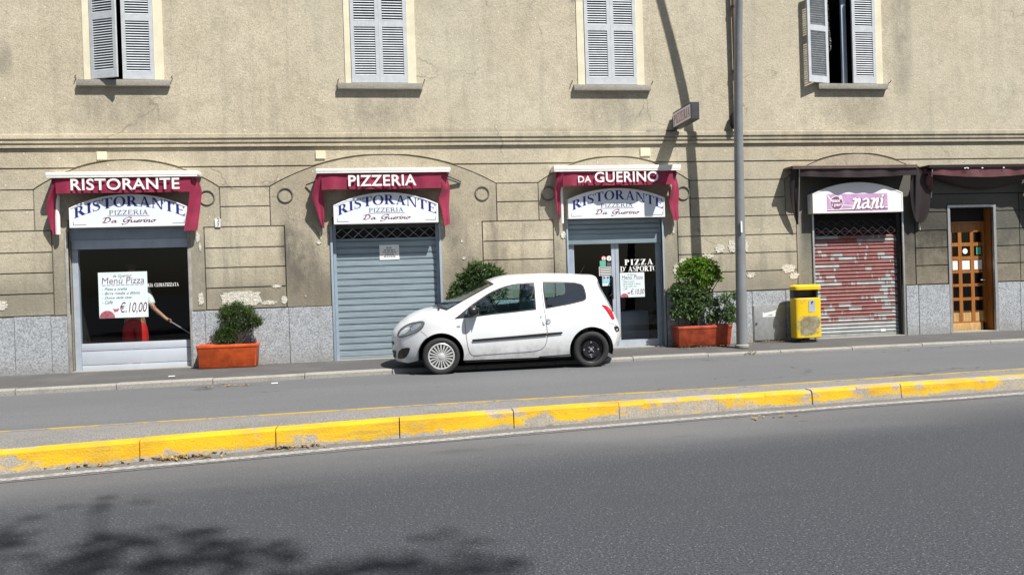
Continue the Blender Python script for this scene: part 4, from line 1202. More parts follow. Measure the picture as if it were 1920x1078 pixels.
# ================================================================== awnings
def drape(name, L, R, mat, parent, wr=.012, nu=8, nv=22, freq=9.0):
    def samp(T, t):
        k = t*(len(T)-1); i = min(int(k), len(T)-2); f = k-i
        p0, p1, p2, p3 = T[max(i-1,0)], T[i], T[i+1], T[min(i+2,len(T)-1)]
        return tuple(.5*((2*b)+(c-a)*f+(2*a-5*b+4*c-d)*f*f+(-a+3*b-3*c+d)*f**3) for a, b, c, d in zip(p0, p1, p2, p3))
    mb = MB()
    for j in range(nv+1):
        l = samp(L, j/nv); r_ = samp(R, j/nv); a = W(*l); b = W(*r_)
        for i in range(nu+1):
            u = i/nu; p = a.lerp(b, u); p.y += wr*sin(u*freq+j*.22)*(1-abs(2*u-1)*.3); mb.v.append(p)
    for j in range(nv):
        for i in range(nu): mb.f.append((j*(nu+1)+i, (j+1)*(nu+1)+i, (j+1)*(nu+1)+i+1, j*(nu+1)+i+1))
    return mb.build(name, mat, parent, True)
def awning(lab, bar, val, left, right, arms, words, cloth_m='awning_maroon', barmat='cassette_white', offb=.312, offv=.275, sag=0.0, barh=None):
    xl, xr, yt, yb = bar
    xm = (xl+xr)/2
    A, B = W(xl, yb, offb), W(xr, yb, offb); zt, zb_ = wz(xm, yt, offb), wz(xm, yb, offb)
    r = root('awning', ((A.x+B.x)/2, WALL-.15, zb_), lab, 'awning')
    mb = MB().box(A.x, B.x, WALL-offb, WALL-.005, zb_+.012, zt, .012)
    mb.build('cassette', barmat, r, True, 40)
    box('front_lip', A.x+.01, B.x-.01, WALL-offb+.004, WALL-offb+.05, zb_-.012, zb_+.011, barmat, r, .003)
    # valance
    vl, vr, vy = val; mb = MB(); n = 40
    a, b = W(vl, vy, offv), W(vr, vy, offv); zbv = wz((vl+vr)/2, vy, offv); ztv = zb_+.006
    rows_ = 8
    for j in range(rows_+1):
        for i in range(n+1):
            u = i/n; t = j/rows_
            z = ztv + (zbv - ztv - sag*4*u*(1-u))*t + (.0035*sin(u*9) + .0015*sin(u*31))*t
            y = WALL-offv + (.012*sin(u*23+2) + .009*sin(u*41+1) + .008*sin(u*9))*t
            mb.v.append(Vector((a.x+(b.x-a.x)*u, y, z)))
    for j in range(rows_):
        for i in range(n): mb.f.append((j*(n+1)+i, (j+1)*(n+1)+i, (j+1)*(n+1)+i+1, j*(n+1)+i+1))
    mb.build('valance', cloth_m, r, True)
    # rolled cloth under the cassette
    MB().tube([(A.x+.05, WALL-.16, zb_-.05), (B.x-.05, WALL-.16, zb_-.05)], .055, 14).build('cloth_roll', cloth_m, r, True, 40)
    if left: drape('side_flap', left[0], left[1], cloth_m, r)
    if right: drape('side_flap', right[0], right[1], cloth_m, r)
    for (p0, p1, w_, m_) in arms:
        MB().tube([W(*p0), W(*p1)], w_, 8).build('awning_arm', m_, r, True, 40)
    for (txt, tl, br, bold) in words:
        put_text('lettering', sans(txt, bold, 0, 1.04), on_plane(tl, br, WALL-offv-.032), 'letter_white', r, True)
    return r
awning('maroon awning lettered RISTORANTE under white cassette', (85,370.5,321.5,331), (104,358,361.5),
       ([(104,334,.275),(96,350,.26),(87,385,.22),(92,415,.15),(100,441,.09)], [(116,334,.28),(110,352,.2),(107,370,.12),(107,400,.10),(106,441,.09)]),
       ([(352,333,.28),(356,350,.26),(353,380,.22),(349,405,.2),(345,433,.2)], [(366,332,.22),(377,352,.14),(378,370,.12),(374,402,.12),(370,432,.14)]),
       [((107,366,.09), (109,440,.09), .038, 'cassette_white'), ((361,360,.07), (367,432,.07), .025, 'cassette_white')], [('RISTORANTE', (132,334.5), (336.5,356), .018)])
awning('maroon awning lettered PIZZERIA above the closed blue shutter', (592,845,315,322.5), (603,828,354.5),
       ([(594,326,.275),(589,350,.25),(585.5,368,.22),(596,402,.14),(605,428,.09)], [(610,326,.285),(604,350,.22),(608,372,.13),(608,400,.10),(607.5,428,.08)]),
       ([(822,326,.285),(830,350,.25),(823,373,.2),(829,397,.17),(834,424,.16)], [(836,326,.2),(843,350,.12),(843,365,.1),(842,390,.10),(844,420,.12)]),
       [((602,352,.06), (605,427,.06), .03, 'dark_metal'), ((836,334,.10), (864,345,.02), .014, 'dark_metal'), ((838,330,.10), (864,341,.02), .012, 'dark_metal'), ((590,341,.1), (574,347,.02), .012, 'dark_metal')], [('PIZZERIA', (653,328), (780.5,348.7), .018)])
awning('maroon awning lettered DA GUERINO above the takeaway door', (1038.5,1277,310,319.5), (1056,1262,347.5),
       ([(1049,324,.275),(1043,340,.25),(1040,355,.2),(1042,378,.14),(1047,405,.09)], [(1063,324,.285),(1058,345,.24),(1051,356,.14),(1051,380,.1),(1050,418,.08)]),
       ([(1253,322,.285),(1260,345,.26),(1257,368,.2),(1255,382,.17),(1263,414,.15)], [(1264,321,.2),(1271,345,.12),(1273,365,.10),(1272,385,.10),(1273.5,411,.12)]),
       [((1053,350,.09), (1054.5,419,.09), .026, 'cassette_white'), ((1262,340,.06), (1268,412,.06), .022, 'cassette_white')], [('DA', (1084,330), (1108.5,342.3), .016), ('GUERINO', (1115,321.7), (1234.5,341.5), .018)])
awning('dark brown folded awning over the flaking grey shutter', (1486,1721,309.5,314.5), (1500,1718,329.5),
       ([(1488,312,.30),(1482,330,.26),(1481,360,.2),(1486,395,.14),(1493,421,.09)], [(1499,313,.31),(1498,340,.24),(1498,370,.18),(1497,400,.12),(1497,421,.09)]),
       ([(1709,313,.335),(1707,345,.28),(1708,375,.2),(1712,400,.15),(1717,416,.12)], [(1722,312,.3),(1738,335,.16),(1744,368,.14),(1741,400,.12),(1733,417,.10)]),
       [((1499,316,.33), (1497,421,.10), .008, 'galvanised'), ((1718,314,.33), (1716,410,.12), .018, 'dark_metal')], [], 'awning_brown', 'downpipe_paint', .36, .33, .03)
r = awning('faded wine-red sagging awning above the wooden door', (1742,1952,308,312.5), (1749,1946,326),
       ([(1748,317,.33),(1738,333,.25),(1736,342,.2),(1742,358,.14),(1745,374,.09)], [(1750,317,.33),(1749,335,.28),(1748,350,.22),(1747,362,.15),(1746,374,.1)]),
       ([(1936,316,.33),(1934,345,.26),(1935,375,.2),(1938,400,.15),(1942,416,.12)], [(1950,314,.3),(1956,335,.16),(1958,368,.14),(1957,400,.12),(1950,414,.10)]),
       [((1748,318,.33), (1746,372,.10), .010, 'cassette_white'), ((1940,318,.33), (1938,410,.1), .015, 'dark_metal')], [], 'awning_faded', 'awning_brown', .36, .33, .06)
mb = MB(); n = 30; a, b = W(1752, 326, .2), W(1944, 322, .2)
for j in range(7):
    for i in range(n+1):
        u = i/n; t = j/6; mb.v.append(Vector((a.x+(b.x-a.x)*u, WALL-.26+.2*t+.01*sin(u*21), a.z-.03-(.02+.34*4*u*(1-u)*.72)*sin(t*pi/2))))
for j in range(6):
    for i in range(n): mb.f.append((j*(n+1)+i, (j+1)*(n+1)+i, (j+1)*(n+1)+i+1, j*(n+1)+i+1))
mb.build('sagging_cloth', 'awning_brown', r, True)
mb = MB(); Yl = WALL-.352
for (p0, p1, q0, q1) in ((1808,316.5,1811,314.5), (1811,315.2,1814,313.8), (1814,316.5,1816.5,314.5), (1840.5,316,1843.5,314), (1880.5,315.4,1883.5,313.4)):
    c0, c1 = at_y(p0, p1, Yl-.01), at_y(q0, q1, Yl-.01); mb.quad((c0.x, Yl-.012, c0.z), (c1.x, Yl-.012, c0.z), (c1.x, Yl-.012, c1.z), (c0.x, Yl-.012, c1.z))
mb.build('lettering_top', 'letter_white', r)

# ================================================================== posters and stickers
def menu_poster(lab, tl, br, Y, grp):
    fn_ = on_plane(tl, br, Y); a, b = Vector(fn_(0, 1)), Vector(fn_(1, 0)); w = b.x-a.x; h = a.z-b.z
    r = root('menu_poster', ((a.x+b.x)/2, Y, b.z), lab, 'poster', grp)
    box('paper_sheet', a.x, b.x, Y, Y+.004, b.z, a.z, 'paper', r)
    U = lambda u, v: (a.x+u*w, Y-.0015, a.z-v*h)
    def line(t, u0, u1, v0, v1, m='letter_purple', bold=0, shear=0): put_text('lettering', sans(t, bold, shear), lambda u, v: U(u0+(u1-u0)*u, v1+(v0-v1)*v), m, r)
    line('da Guerino', .30, .68, .045, .11, 'letter_grey', 0, .4)
    line('Menù Pizza', .07, .94, .115, .255, 'letter_purple', 0, .12)
    for k in range(9): MB().add([U(.07+.097*k, .272), U(.07+.097*k+.08, .272), U(.07+.097*k+.08, .292), U(.07+.097*k, .292)], [(3,2,1,0)]).build('text_line', 'frame_metal', r)
    line('- Pizza a scelta', .07, .58, .335, .395, 'letter_grey', .004, .4)
    line('- Birra media o Bibita', .07, .84, .43, .49, 'letter_grey', .004, .4)
    line('- Dolce della casa', .07, .67, .53, .58, 'letter_grey', .004, .4)
    line('- Caffè', .07, .28, .62, .69, 'letter_grey', .004, .4)
    line('€.10,00', .42, .98, .66, .92, 'letter_wine', 0, .25)
    P = [(0,1), (.34,1)] + [(.17+.17*cos(t), 1-.16*sin(t)) for t in [pi*k/10 for k in range(1,10)]]
    P = [(.0,.995), (.32,.995)] + [(.16+.16*cos(pi*k/12), .995-.16*sin(pi*k/12)) for k in range(1, 12)]
    MB().add([U(*p) for p in P], [tuple(range(len(P)))]).build('pizza_print', 'paper_red', r)
    MB().add([U(.28,.79), U(.33,.81), U(.41,.79), U(.38,.86), U(.31,.87)], [(0,1,2,3,4)]).build('chilli_print', 'paper_red', r)
    return r
menu_poster('large pale menu poster on the shop window beside the man', (185,510), (277,595.5), WALL+.135, 'menu posters')
menu_poster('smaller menu poster on the glass takeaway door', (1163,511), (1208.5,557), WALL+.126, 'menu posters')
def stick(name, lab, x0, y0, x1, y1, Y, mat, cat='sticker'):
    a, b = at_y(x0, y0, Y), at_y(x1, y1, Y)
    return tag(box(name, min(a.x,b.x), max(a.x,b.x), Y, Y+.002, min(a.z,b.z), max(a.z,b.z), mat), lab, cat)
YG = WALL+.152
for k, (px, m, lb) in enumerate(((1132, 'letter_red', 'round red no-smoking sticker on the door glass'), (1142, 'paper_white', 'round white sticker next to the red sticker on the door glass'))):
    c = at_y(px, 484.5, YG); rr = root('round_sticker', c, lb, 'sticker')
    MB().rev(c, [(.0005,0),(.048,0),(.048,.002)], 20).build('disc', m, rr)
    MB().rev(c+Vector((0,-.0012,0)), [(.0005,0),(.034,0)], 20).build('centre', 'paper_white', rr)
    MB().box(c.x-.006, c.x+.006, c.y-.003, c.y-.002, c.z-.028, c.z+.028).build('bar', 'letter_red' if k == 0 else 'letter_grey', rr)
stick('green_sticker', 'green rectangular sticker on the door glass', 1124.5, 489, 1136, 499.5, YG, 'sticker_green')
stick('dark_sticker', 'small dark sticker right of the green one on the door glass', 1138, 492, 1146, 499, YG, 'letter_grey')
a, b = at_y(1123, 500.5, YG), at_y(1146.5, 516.5, YG)
r = root('hours_sticker', ((a.x+b.x)/2, YG, b.z), 'black and white opening hours sticker on the door glass', 'sticker')
box('sheet', a.x, b.x, YG, YG+.002, b.z, a.z, 'paper_white', r); box('black_field', a.x+.012, b.x-.012, YG-.002, YG-.0005, b.z+.01, a.z-.01, 'blackness', r)
for k in range(4):
    z = a.z-.018-(a.z-b.z-.03)*(k+.5)/4; box('text_line', a.x+.02, b.x-.02, YG-.004, YG-.0025, z-.008, z+.008, 'letter_white', r)
a, b = at_y(1129, 517.5, YG), at_y(1143.5, 536, YG)
r = root('card_sticker', ((a.x+b.x)/2, YG, b.z), 'light blue card-payment sticker low on the door glass', 'sticker')
box('sheet', a.x, b.x, YG, YG+.002, b.z, a.z, 'sticker_blue', r)
box('white_strip', a.x+.004, b.x-.004, YG-.002, YG-.0005, b.z+.004, b.z+.045, 'paper_white', r)
for u in (.28, .75): MB().rev((a.x+(b.x-a.x)*u, YG-.001, a.z-.035), [(.0005,0),(.022,0)], 12).build('red_dot', 'letter_red', r)
# notice on the closed shutter
rg0 = random.Random(5)
a, b = at_y(711, 459.5, YS-.02), at_y(749, 486.5, YS-.02)
r = root('shutter_notice', ((a.x+b.x)/2, YS-.02, b.z), 'white printed notice taped on the closed blue shutter', 'notice')
box('paper_sheet', a.x, b.x, YS-.022, YS-.02, b.z, a.z, 'paper_white', r)
for k, (u0, u1) in enumerate(((.34, .62), (.22, .78), (.16, .84), (.28, .72), (.22, .80))):      # print too small to read in the photograph
    u = u0
    while u < u1-.03:
        e = min(u1, u+rg0.uniform(.06, .16)); zl = a.z-(a.z-b.z)*(.24+.145*k)
        me('text_line', [(a.x+(b.x-a.x)*c_, YS-.0235, z_) for c_, z_ in ((u, zl), (e, zl), (e, zl+.016), (u, zl+.016))], [(0,1,2,3)], 'letter_grey', r); u = e+.03
for i, (px, py) in enumerate(((191,292.5), (601,290.5), (1209.5,285.5))):
    a = W(px-9.5, py-7.5); b = W(px+9.5, py+7.5)
    r = tag(MB().box(a.x, b.x, WALL-.022, WALL+.004, b.z, a.z, .006).build('cover_plate', 'cream_stone'), ['cream square cover plate above the RISTORANTE awning', 'cream square cover plate above the PIZZERIA awning', 'cream square cover plate above the DA GUERINO awning'][i], 'cover plate', 'cream plates under the cornice')
# house number
a, b = W(402.5, 410.5, .02), W(413.5, 426, .02)
r = root('house_number_plate', ((a.x+b.x)/2, WALL-.02, b.z), 'small white house number plate beside the menu shop window', 'plate')
box('plate', a.x, b.x, WALL-.022, WALL+.006, b.z, a.z, 'paper_white', r, .003)
put_text('lettering', sans('2', .02), lambda u, v: (a.x+.035+.05*u, WALL-.0235, b.z+.09+.055*v), 'letter_grey', r)
put_text('lettering', sans('7', .02), lambda u, v: (a.x+.035+.045*u, WALL-.0235, b.z+.015+.055*v), 'letter_grey', r)

# utility cabinet door in the plinth
a, b = W(1413, 571, .03), W(1471, 571, .03)
zc0, zc1 = BASE+.02, wz(1440, 572.5, .03)
r = root('utility_cabinet', ((a.x+b.x)/2, WALL-.03, zc0), 'grey metal utility cabinet door low on the wall', 'cabinet')
box('cabinet_frame', a.x-.015, b.x+.015, WALL-.028, WALL-.005, zc0-.02, zc1+.015, 'stone_jamb', r, .003)
box('cabinet_door', a.x, b.x, WALL-.040, WALL-.029, zc0, zc1, 'galvanised', r, .004)
MB().rev((a.x+.04, WALL-.045, (zc0+zc1)/2-.01), [(.001,-.012),(.018,-.012),(.018,.008)], 12).build('lock', 'dark_metal', r)
c = W(1443, 589, .04)
PG = [(-.14,-.05),(-.14,.055),(-.11,.02),(.06,.055),(.12,.075),(.135,.06),(.115,.03),(.13,-.05)]
PH = [(-.09,-.03),(.05,.0),(.06,-.03)]
mb = MB(); P, T = fill2d([(c.x+p[0], c.z+p[1]) for p in PG], [[(c.x+p[0], c.z+p[1]) for p in PH]]); mb.add([(p[0], WALL-.0425, p[1]) for p in P], T); mb.build('sticker_remnant', 'paper_white', r)

# ================================================================== litter bin
pb0, pb1 = W(1492, 590, .42), W(1541, 590, .42)
xc = (pb0.x+pb1.x)/2; hw = (pb1.x-pb0.x)/2; yc = WALL-.30; hd_ = .13
zb0 = W(1515, 634.5, .5).z; zb1 = W(1515, 559, .5).z; zb2 = W(1515, 543.5, .5).z; zb3 = W(1515, 535, .5).z
r = root('litter_bin', (xc, yc, BASE), 'yellow metal litter bin with scraped front beside the shutter', 'litter bin')
def sup(hw, hd_, z, n=44, e=6.0):
    out = []
    for k in range(n):
        a = 2*pi*k/n; ca, sa = cos(a), sin(a)
        out.append(Vector((xc+hw*math.copysign(abs(ca)**(2/e), ca), yc+hd_*math.copysign(abs(sa)**(2/e), sa), z)))
    return out
def tubeloops(loops, caps=(True, True)):
    mb = MB(); n = len(loops[0])
    for l in loops: mb.v += l
    for i in range(len(loops)-1):
        for k in range(n): mb.f.append((i*n+k, i*n+(k+1)%n, (i+1)*n+(k+1)%n, (i+1)*n+k))
    if caps[0]: mb.f.append(tuple(reversed(range(n))))
    if caps[1]: mb.f.append(tuple(range((len(loops)-1)*n, len(loops)*n)))
    return mb
tubeloops([sup(hw-.012, hd_-.012, zb0), sup(hw, hd_, zb0+.012), sup(hw, hd_, zb1-.008), sup(hw-.006, hd_-.006, zb1), sup(hw-.03, hd_-.03, zb1), sup(hw-.03, hd_-.03, zb1-.2)], (True, True)).build('bin_body', 'bin_yellow', r, True, 35)
tubeloops([sup(hw+.008, hd_+.008, zb2), sup(hw+.010, hd_+.010, zb2+.01), sup(hw+.010, hd_+.010, zb3-.02), sup(hw-.01, hd_-.01, zb3), sup(hw-.06, hd_-.06, zb3+.012)], (True, True)).build('bin_lid', 'bin_yellow', r, True, 35)
mb = MB()
for sx in (-1, 1): mb.box(xc+sx*(hw-.03)-.02, xc+sx*(hw-.03)+.02, yc-.02, yc+hd_-.03, zb1-.05, zb2+.01)
mb.box(xc-hw+.02, xc+hw-.02, yc+hd_-.06, yc+hd_-.03, zb1-.05, zb2+.01); mb.build('lid_support', 'dark_metal', r)
MB().box(xc-.05, xc+.05, yc-.03, yc+.05, BASE-.02, zb0+.02).box(xc-.16, xc+.16, yc-.09, yc+.09, BASE-.01, BASE+.015).build('bin_foot', 'dark_metal', r)
c0 = W(1520, 563.5, .51); c1 = W(1533, 585, .51)
mb = MB(); mb.quad((c0.x, yc-hd_-.006, c1.z), (c1.x, yc-hd_-.006+.006, c1.z), (c1.x, yc-hd_+.0, c0.z), (c0.x, yc-hd_-.006, c0.z)); mb.build('faded_label', 'frame_metal', r)
MB().rev((c0.x+.07, yc-hd_-.006, c0.z-.03), [(.001,-.012),(.016,-.012),(.016,.01)], 10).build('lock', 'dark_metal', r)

# ================================================================== lamp post and downpipe
PX, PY = 6.15, 13.56
r = root('lamp_post', (PX, PY, BASE-.03), 'grey steel lamp post standing on the pavement by the planter', 'lamp post')
path = [(0,0,0),(.02,0,1.5),(.035,-.01,3.0),(.045,-.05,4.5),(.05,-.17,6.1),(.04,-.40,7.4),(.03,-.72,9.0),(.02,-1.05,10.6),(.0,-1.5,12.2),(-.03,-2.1,13.2)]
P = [Vector((PX+a, PY+b, BASE-.02+c)) for a, b, c in path]
Q = P
for _ in range(2):
    N = [Q[0]]
    for a, b in zip(Q, Q[1:]): N += [a*.75+b*.25, a*.25+b*.75]
    Q = N+[Q[-1]]
MB().tube(Q, [.098 - .042*min(1, (p.z-BASE)/8.5) for p in Q], 20).build('shaft', 'pole_paint', r, True, 40)
MB().rev((PX, PY, BASE), [(.125,-.03),(.125,.012),(.10,.03)], 24, 'z').build('base_collar', 'kerb_concrete', r, True, 40)
e = Q[-1]
MB().box(e.x-.16, e.x+.14, e.y-.75, e.y+.08, e.z-.09, e.z+.07, .05).build('lantern', 'pole_paint', r, True, 40)
s0, s1 = at_y(1388.5, 415, PY-.11), at_y(1392, 436, PY-.11)
box('sticker', s0.x, s1.x, PY-.118, PY-.10, s1.z, s0.z, 'paper_white', r)
r = root('downpipe', (wx(1378,100,.1), WALL-.1, wz(1378,215,.1)), 'brown rainwater downpipe running down behind the lamp post', 'downpipe')
xp = wx(1378, 100, .09)
MB().tube([(xp, WALL-.09, ZT-.2), (xp, WALL-.09, wz(1378, 205, .09))], .042, 14).build('pipe', 'downpipe_paint', r, True, 40)
xq = wx(1376, 225, .09); zq = wz(1376, 228, .09)
MB().tube([(xq, WALL-.09, zq+.16), (xq, WALL-.10, zq+.09), (xq-.005, WALL-.10, zq-.07), (xq, WALL-.06, zq-.12)], [.045,.075,.075,.04], 14).build('outlet_elbow', 'blackness', r, True, 40)
for z in (5.2, 6.4): MB().rev((xp, WALL-.09, z), [(.046,-.015),(.052,-.015),(.052,.015),(.046,.015)], 14, 'z').box(xp-.01, xp+.01, WALL-.05, WALL+.01, z-.012, z+.012).build('pipe_clip', 'dark_metal', r)

# ================================================================== plants
def leaves(mb, clumps, n, size, rng, asp=.42, shell=.55, droop=0):
    """leaf-sized faces through a set of ellipsoids (cx,cy,cz, rx,ry,rz, weight)"""
    tot = sum(c[6] for c in clumps)
    for (cx, cy, cz, rx, ry, rz, wgt) in clumps:
        for _ in range(int(n*wgt/tot)):
            d = Vector((rng.gauss(0,1), rng.gauss(0,1), rng.gauss(0,1))).normalized()
            t = (shell + (1-shell)*rng.random()) if rng.random() < .8 else rng.random()
            t *= 1 + .16*rng.uniform(-1, 1)
            p = Vector((cx+d.x*rx*t, cy+d.y*ry*t, cz+d.z*rz*t))
            a = (d*.8 + Vector((rng.uniform(-1,1), rng.uniform(-1,1), rng.uniform(-1,1)-droop))).normalized()
            b = a.cross(Vector((rng.uniform(-1,1), rng.uniform(-1,1), rng.uniform(-1,1)))).normalized()
            s = size*rng.uniform(.6, 1.35); c_ = a.cross(b)*s*.12
            mb.add([p, p+a*s*.5+b*s*asp*.5+c_, p+a*s, p+a*s*.5-b*s*asp*.5+c_], [(0,1,2,3)])
def limbs(mb, base, tips, r0, rng):
    for t in tips:
        b = Vector(base) + Vector((rng.uniform(-.04,.04), rng.uniform(-.03,.03), 0)); t = Vector(t)
        m = b.lerp(t, .5) + Vector((rng.uniform(-.05,.05), rng.uniform(-.04,.04), rng.uniform(0,.05)))
        mb.tube([b, m, t], [r0, r0*.75, r0*.4], 6)
def planter(lab, x0, x1, y0, y1, zt, mat, tw=.03):
    r = root('planter', ((x0+x1)/2, (y0+y1)/2, BASE), lab, 'planter')
    def loop(e, z, rad=.03):
        a, b, c, d = x0+e, x1-e, y0+e, y1-e; out = []
        for (cx, cy, s) in ((b-rad, d-rad, 0), (a+rad, d-rad, 1), (a+rad, c+rad, 2), (b-rad, c+rad, 3)):
            for k in range(4):
                t = pi/2*s + pi/2*k/3; out.append(Vector((cx+rad*cos(t), cy+rad*sin(t), z)))
        return out
    h = zt-BASE
    L = [loop(tw+.012, BASE-.004), loop(tw, BASE+.014), loop(tw*.2+.003, zt-.06), loop(.003, zt-.045), loop(-.002, zt-.042), loop(-.002, zt-.006), loop(.004, zt), loop(.03, zt), loop(.034, zt-.06)]
    tubeloops(L, (True, False)).build('trough', mat, r, True, 30)
    S = loop(.036, zt-.055); MB().add(S, [tuple(range(len(S)))]).build('soil', 'soil', r)
    return r
def plantbox(pxl, pxr, pyt, off0=.06, dep=.36):
    a, b = W(pxl, pyt+20, off0+dep), W(pxr, pyt+20, off0+dep)
    return a.x, b.x, WALL-off0-dep, WALL-off0, wz((pxl+pxr)/2, pyt, off0+dep)
rg = random.Random(3)
b1 = plantbox(367, 482, 646); planter('bright orange plastic trough planter left of the closed blue shutter', *b1, 'orange_plastic')
b2 = plantbox(1271, 1375, 610.5); planter('terracotta plastic trough planter beside the lamp post', *b2, 'terracotta_plastic')
b3 = (wx(845,600,.4), wx(945,600,.4), WALL-.46, WALL-.08, BASE+.40); planter('trough planter hidden behind the parked white car', *b3, 'terracotta_plastic')
def CL(px, py, rpx, rpy, off, w, dep=.8):
    p = W(px, py, off); k = .0098; return (p.x, p.y, p.z, rpx*k, min(rpx, rpy)*k*dep, rpy*k, w)
# compact dark shrub
r = root('potted_shrub', ((b1[0]+b1[1])/2+.2, (b1[2]+b1[3])/2, b1[4]-.06), 'compact dark evergreen shrub in the bright orange planter', 'shrub')
cl = [CL(428,582,14,14,.25,3), CL(448,583,17,14,.24,3), CL(465,587,13,13,.22,3), CL(474,600,17,11,.25,3), CL(440,600,22,14,.24,4), CL(418,592,12,11,.25,2), CL(432,614,16,12,.26,3), CL(427,630,19,12,.26,3), CL(417,624,11,10,.28,2), CL(462,612,18,10,.2,2), CL(412,636,12,7,.3,1), CL(445,572,10,7,.25,1), CL(483,604,8,7,.25,1)]
mb = MB(); leaves(mb, cl, 6500, .045, rg, .30, .3); tag(mb.build('foliage', 'leaf_dark', r), kind='stuff')
base = ((b1[0]+b1[1])/2+.14, (b1[2]+b1[3])/2, b1[4]-.06)
mb = MB(); limbs(mb, base, [c[:3] for c in cl], .012, rg); mb.build('stems', 'stem', r)
# tall leafy shrub
r = root('potted_shrub', ((b2[0]+b2[1])/2, (b2[2]+b2[3])/2, b2[4]-.06), 'tall leafy shrub with bright green top beside the lamp post', 'shrub')
cl1 = [CL(1295,497,16,12,.3,3), CL(1316,494,18,11,.3,3), CL(1333,503,14,13,.3,3), CL(1284,512,14,13,.3,2), CL(1308,514,20,16,.32,4), CL(1331,520,16,14,.3,3), CL(1320,532,18,12,.3,2), CL(1343,512,9,9,.3,1), CL(1276,502,7,6,.3,.4), CL(1305,487,6,5,.3,.35), CL(1327,488,5,4,.3,.25), CL(1349,522,6,7,.3,.35), CL(1270,520,6,6,.3,.3)]
cl2 = [CL(1278,540,17,16,.3,3), CL(1302,545,20,18,.3,4), CL(1265,553,11,16,.28,2), CL(1280,566,20,17,.3,3), CL(1308,572,18,16,.3,3), CL(1270,585,15,14,.28,2), CL(1296,590,16,12,.3,2), CL(1326,555,14,12,.28,1.5)]
cl3 = [CL(1340,570,16,11,.3,2), CL(1360,560,14,14,.25,1.4), CL(1372,580,13,16,.3,2), CL(1345,588,17,11,.32,2), CL(1368,598,12,9,.33,1.5), CL(1378,555,8,12,.2,.8), CL(1382,596,7,12,.2,.6), CL(1330,596,12,8,.3,1)]
mb = MB(); leaves(mb, cl1, 2700, .065, rg, .5, .2); tag(mb.build('bright_foliage', 'leaf_bright', r), kind='stuff')
mb = MB(); leaves(mb, cl2, 2100, .065, rg, .5, .15); tag(mb.build('dark_foliage', 'leaf_ivy', r), kind='stuff')
mb = MB(); leaves(mb, cl3, 1300, .06, rg, .5, .1); tag(mb.build('trailing_foliage', 'leaf_ivy', r), kind='stuff')
mb = MB()
limbs(mb, (b2[0]+.42, (b2[2]+b2[3])/2, b2[4]-.06), [c[:3] for c in cl1+cl2], .014, rg); limbs(mb, (b2[0]+.85, (b2[2]+b2[3])/2, b2[4]-.06), [c[:3] for c in cl3], .008, rg)
mb.build('stems', 'stem', r)
# oleander behind the car
r = root('potted_shrub', ((b3[0]+b3[1])/2, (b3[2]+b3[3])/2, b3[4]-.06), 'narrow-leaved shrub rising behind the windscreen of the white car', 'shrub')
cl = [CL(893,505,17,11,.3,3), CL(915,507,14,11,.3,2), CL(932,514,10,9,.3,1.4), CL(878,516,13,10,.3,2), CL(900,525,24,13,.3,4), CL(868,530,14,11,.3,2), CL(885,545,22,14,.3,3), CL(857,545,12,10,.3,1.6), CL(920,535,20,15,.3,3), CL(862,565,16,14,.3,2), CL(900,565,30,18,.3,3), CL(848,560,9,9,.3,1), CL(940,545,12,14,.3,1), CL(885,590,30,14,.3,3)]
mb = MB(); leaves(mb, cl, 4200, .10, rg, .24, .35); tag(mb.build('foliage', 'leaf_oleander', r), kind='stuff')
mb = MB(); limbs(mb, ((b3[0]+b3[1])/2-.05, (b3[2]+b3[3])/2, b3[4]-.06), [c[:3] for c in cl], .012, rg); mb.build('stems', 'stem', r)

# weeds and litter
def weed(px, py, z, lab, n=40, h=.10):
    p = G(px, py, z); mb = MB()
    for _ in range(n):
        a = rg.uniform(0, 2*pi); l = h*rg.uniform(.4, 1.2); d = Vector((cos(a), sin(a), rg.uniform(.3, 1.3))).normalized()
        s = Vector((-sin(a), cos(a), 0))*.006; q0 = p+Vector((rg.uniform(-.07,.07), rg.uniform(-.03,.03), 0))
        mb.add([q0-s, q0+s, q0+d*l+s*.3+Vector((0,0,-.01)), q0+d*l*.9-s], [(0,1,2,3)])
    tag(mb.build('weed_tuft', 'weed'), lab, 'weed', 'weeds growing along the pavement kerb')
weed(45, 737, .01, 'weed tuft at the left end of the pavement kerb'); weed(208, 727, .01, 'small weed at the kerb below the sill of the shop window', 25, .08)
weed(1404, 664.5, .01, 'weed tuft in the kerb below the lamp post', 36, .09); weed(1292, 669, .01, 'sparse weed at the kerb below the terracotta planter', 14, .05)
def litter(px, py, z, n, sx, sy, lab, size=.035):
    p = G(px, py, z); mb = MB()
    for _ in range(n):
        q0 = p+Vector((rg.gauss(0, sx), rg.gauss(0, sy), rg.uniform(.004, .022))); a = rg.uniform(0, 2*pi); s = size*rg.uniform(.4, 1.2)
        u = Vector((cos(a), sin(a), rg.uniform(-.3,.3)))*s; v = Vector((-sin(a), cos(a), rg.uniform(-.3,.3)))*s*.35
        mb.add([q0-u, q0+v, q0+u, q0-v], [(0,1,2,3)])
    tag(mb.build('dry_leaves', 'dry_leaf'), lab, 'dry leaves', kind='stuff')
litter(332, 858, .008, 150, .16, .05, 'heap of dry leaves below the yellow kerb'); litter(540, 838, .008, 110, .15, .045, 'second heap of dry leaves below the yellow kerb'); litter(185, 873, .008, 30, .18, .03, 'few dry leaves in the gutter')
litter(1320, 650.5, BASE, 60, .4, .06, 'dry leaves below the terracotta planter', .03); litter(1445, 641, BASE-.008, 70, .3, .05, 'dry leaves below the utility cabinet', .03); litter(500, 684, BASE-.01, 40, .25, .06, 'dry leaves beside the orange planter', .03)
litter(430, 724, .006, 60, .28, .03, 'dry debris at the pavement kerb below the orange planter', .03)
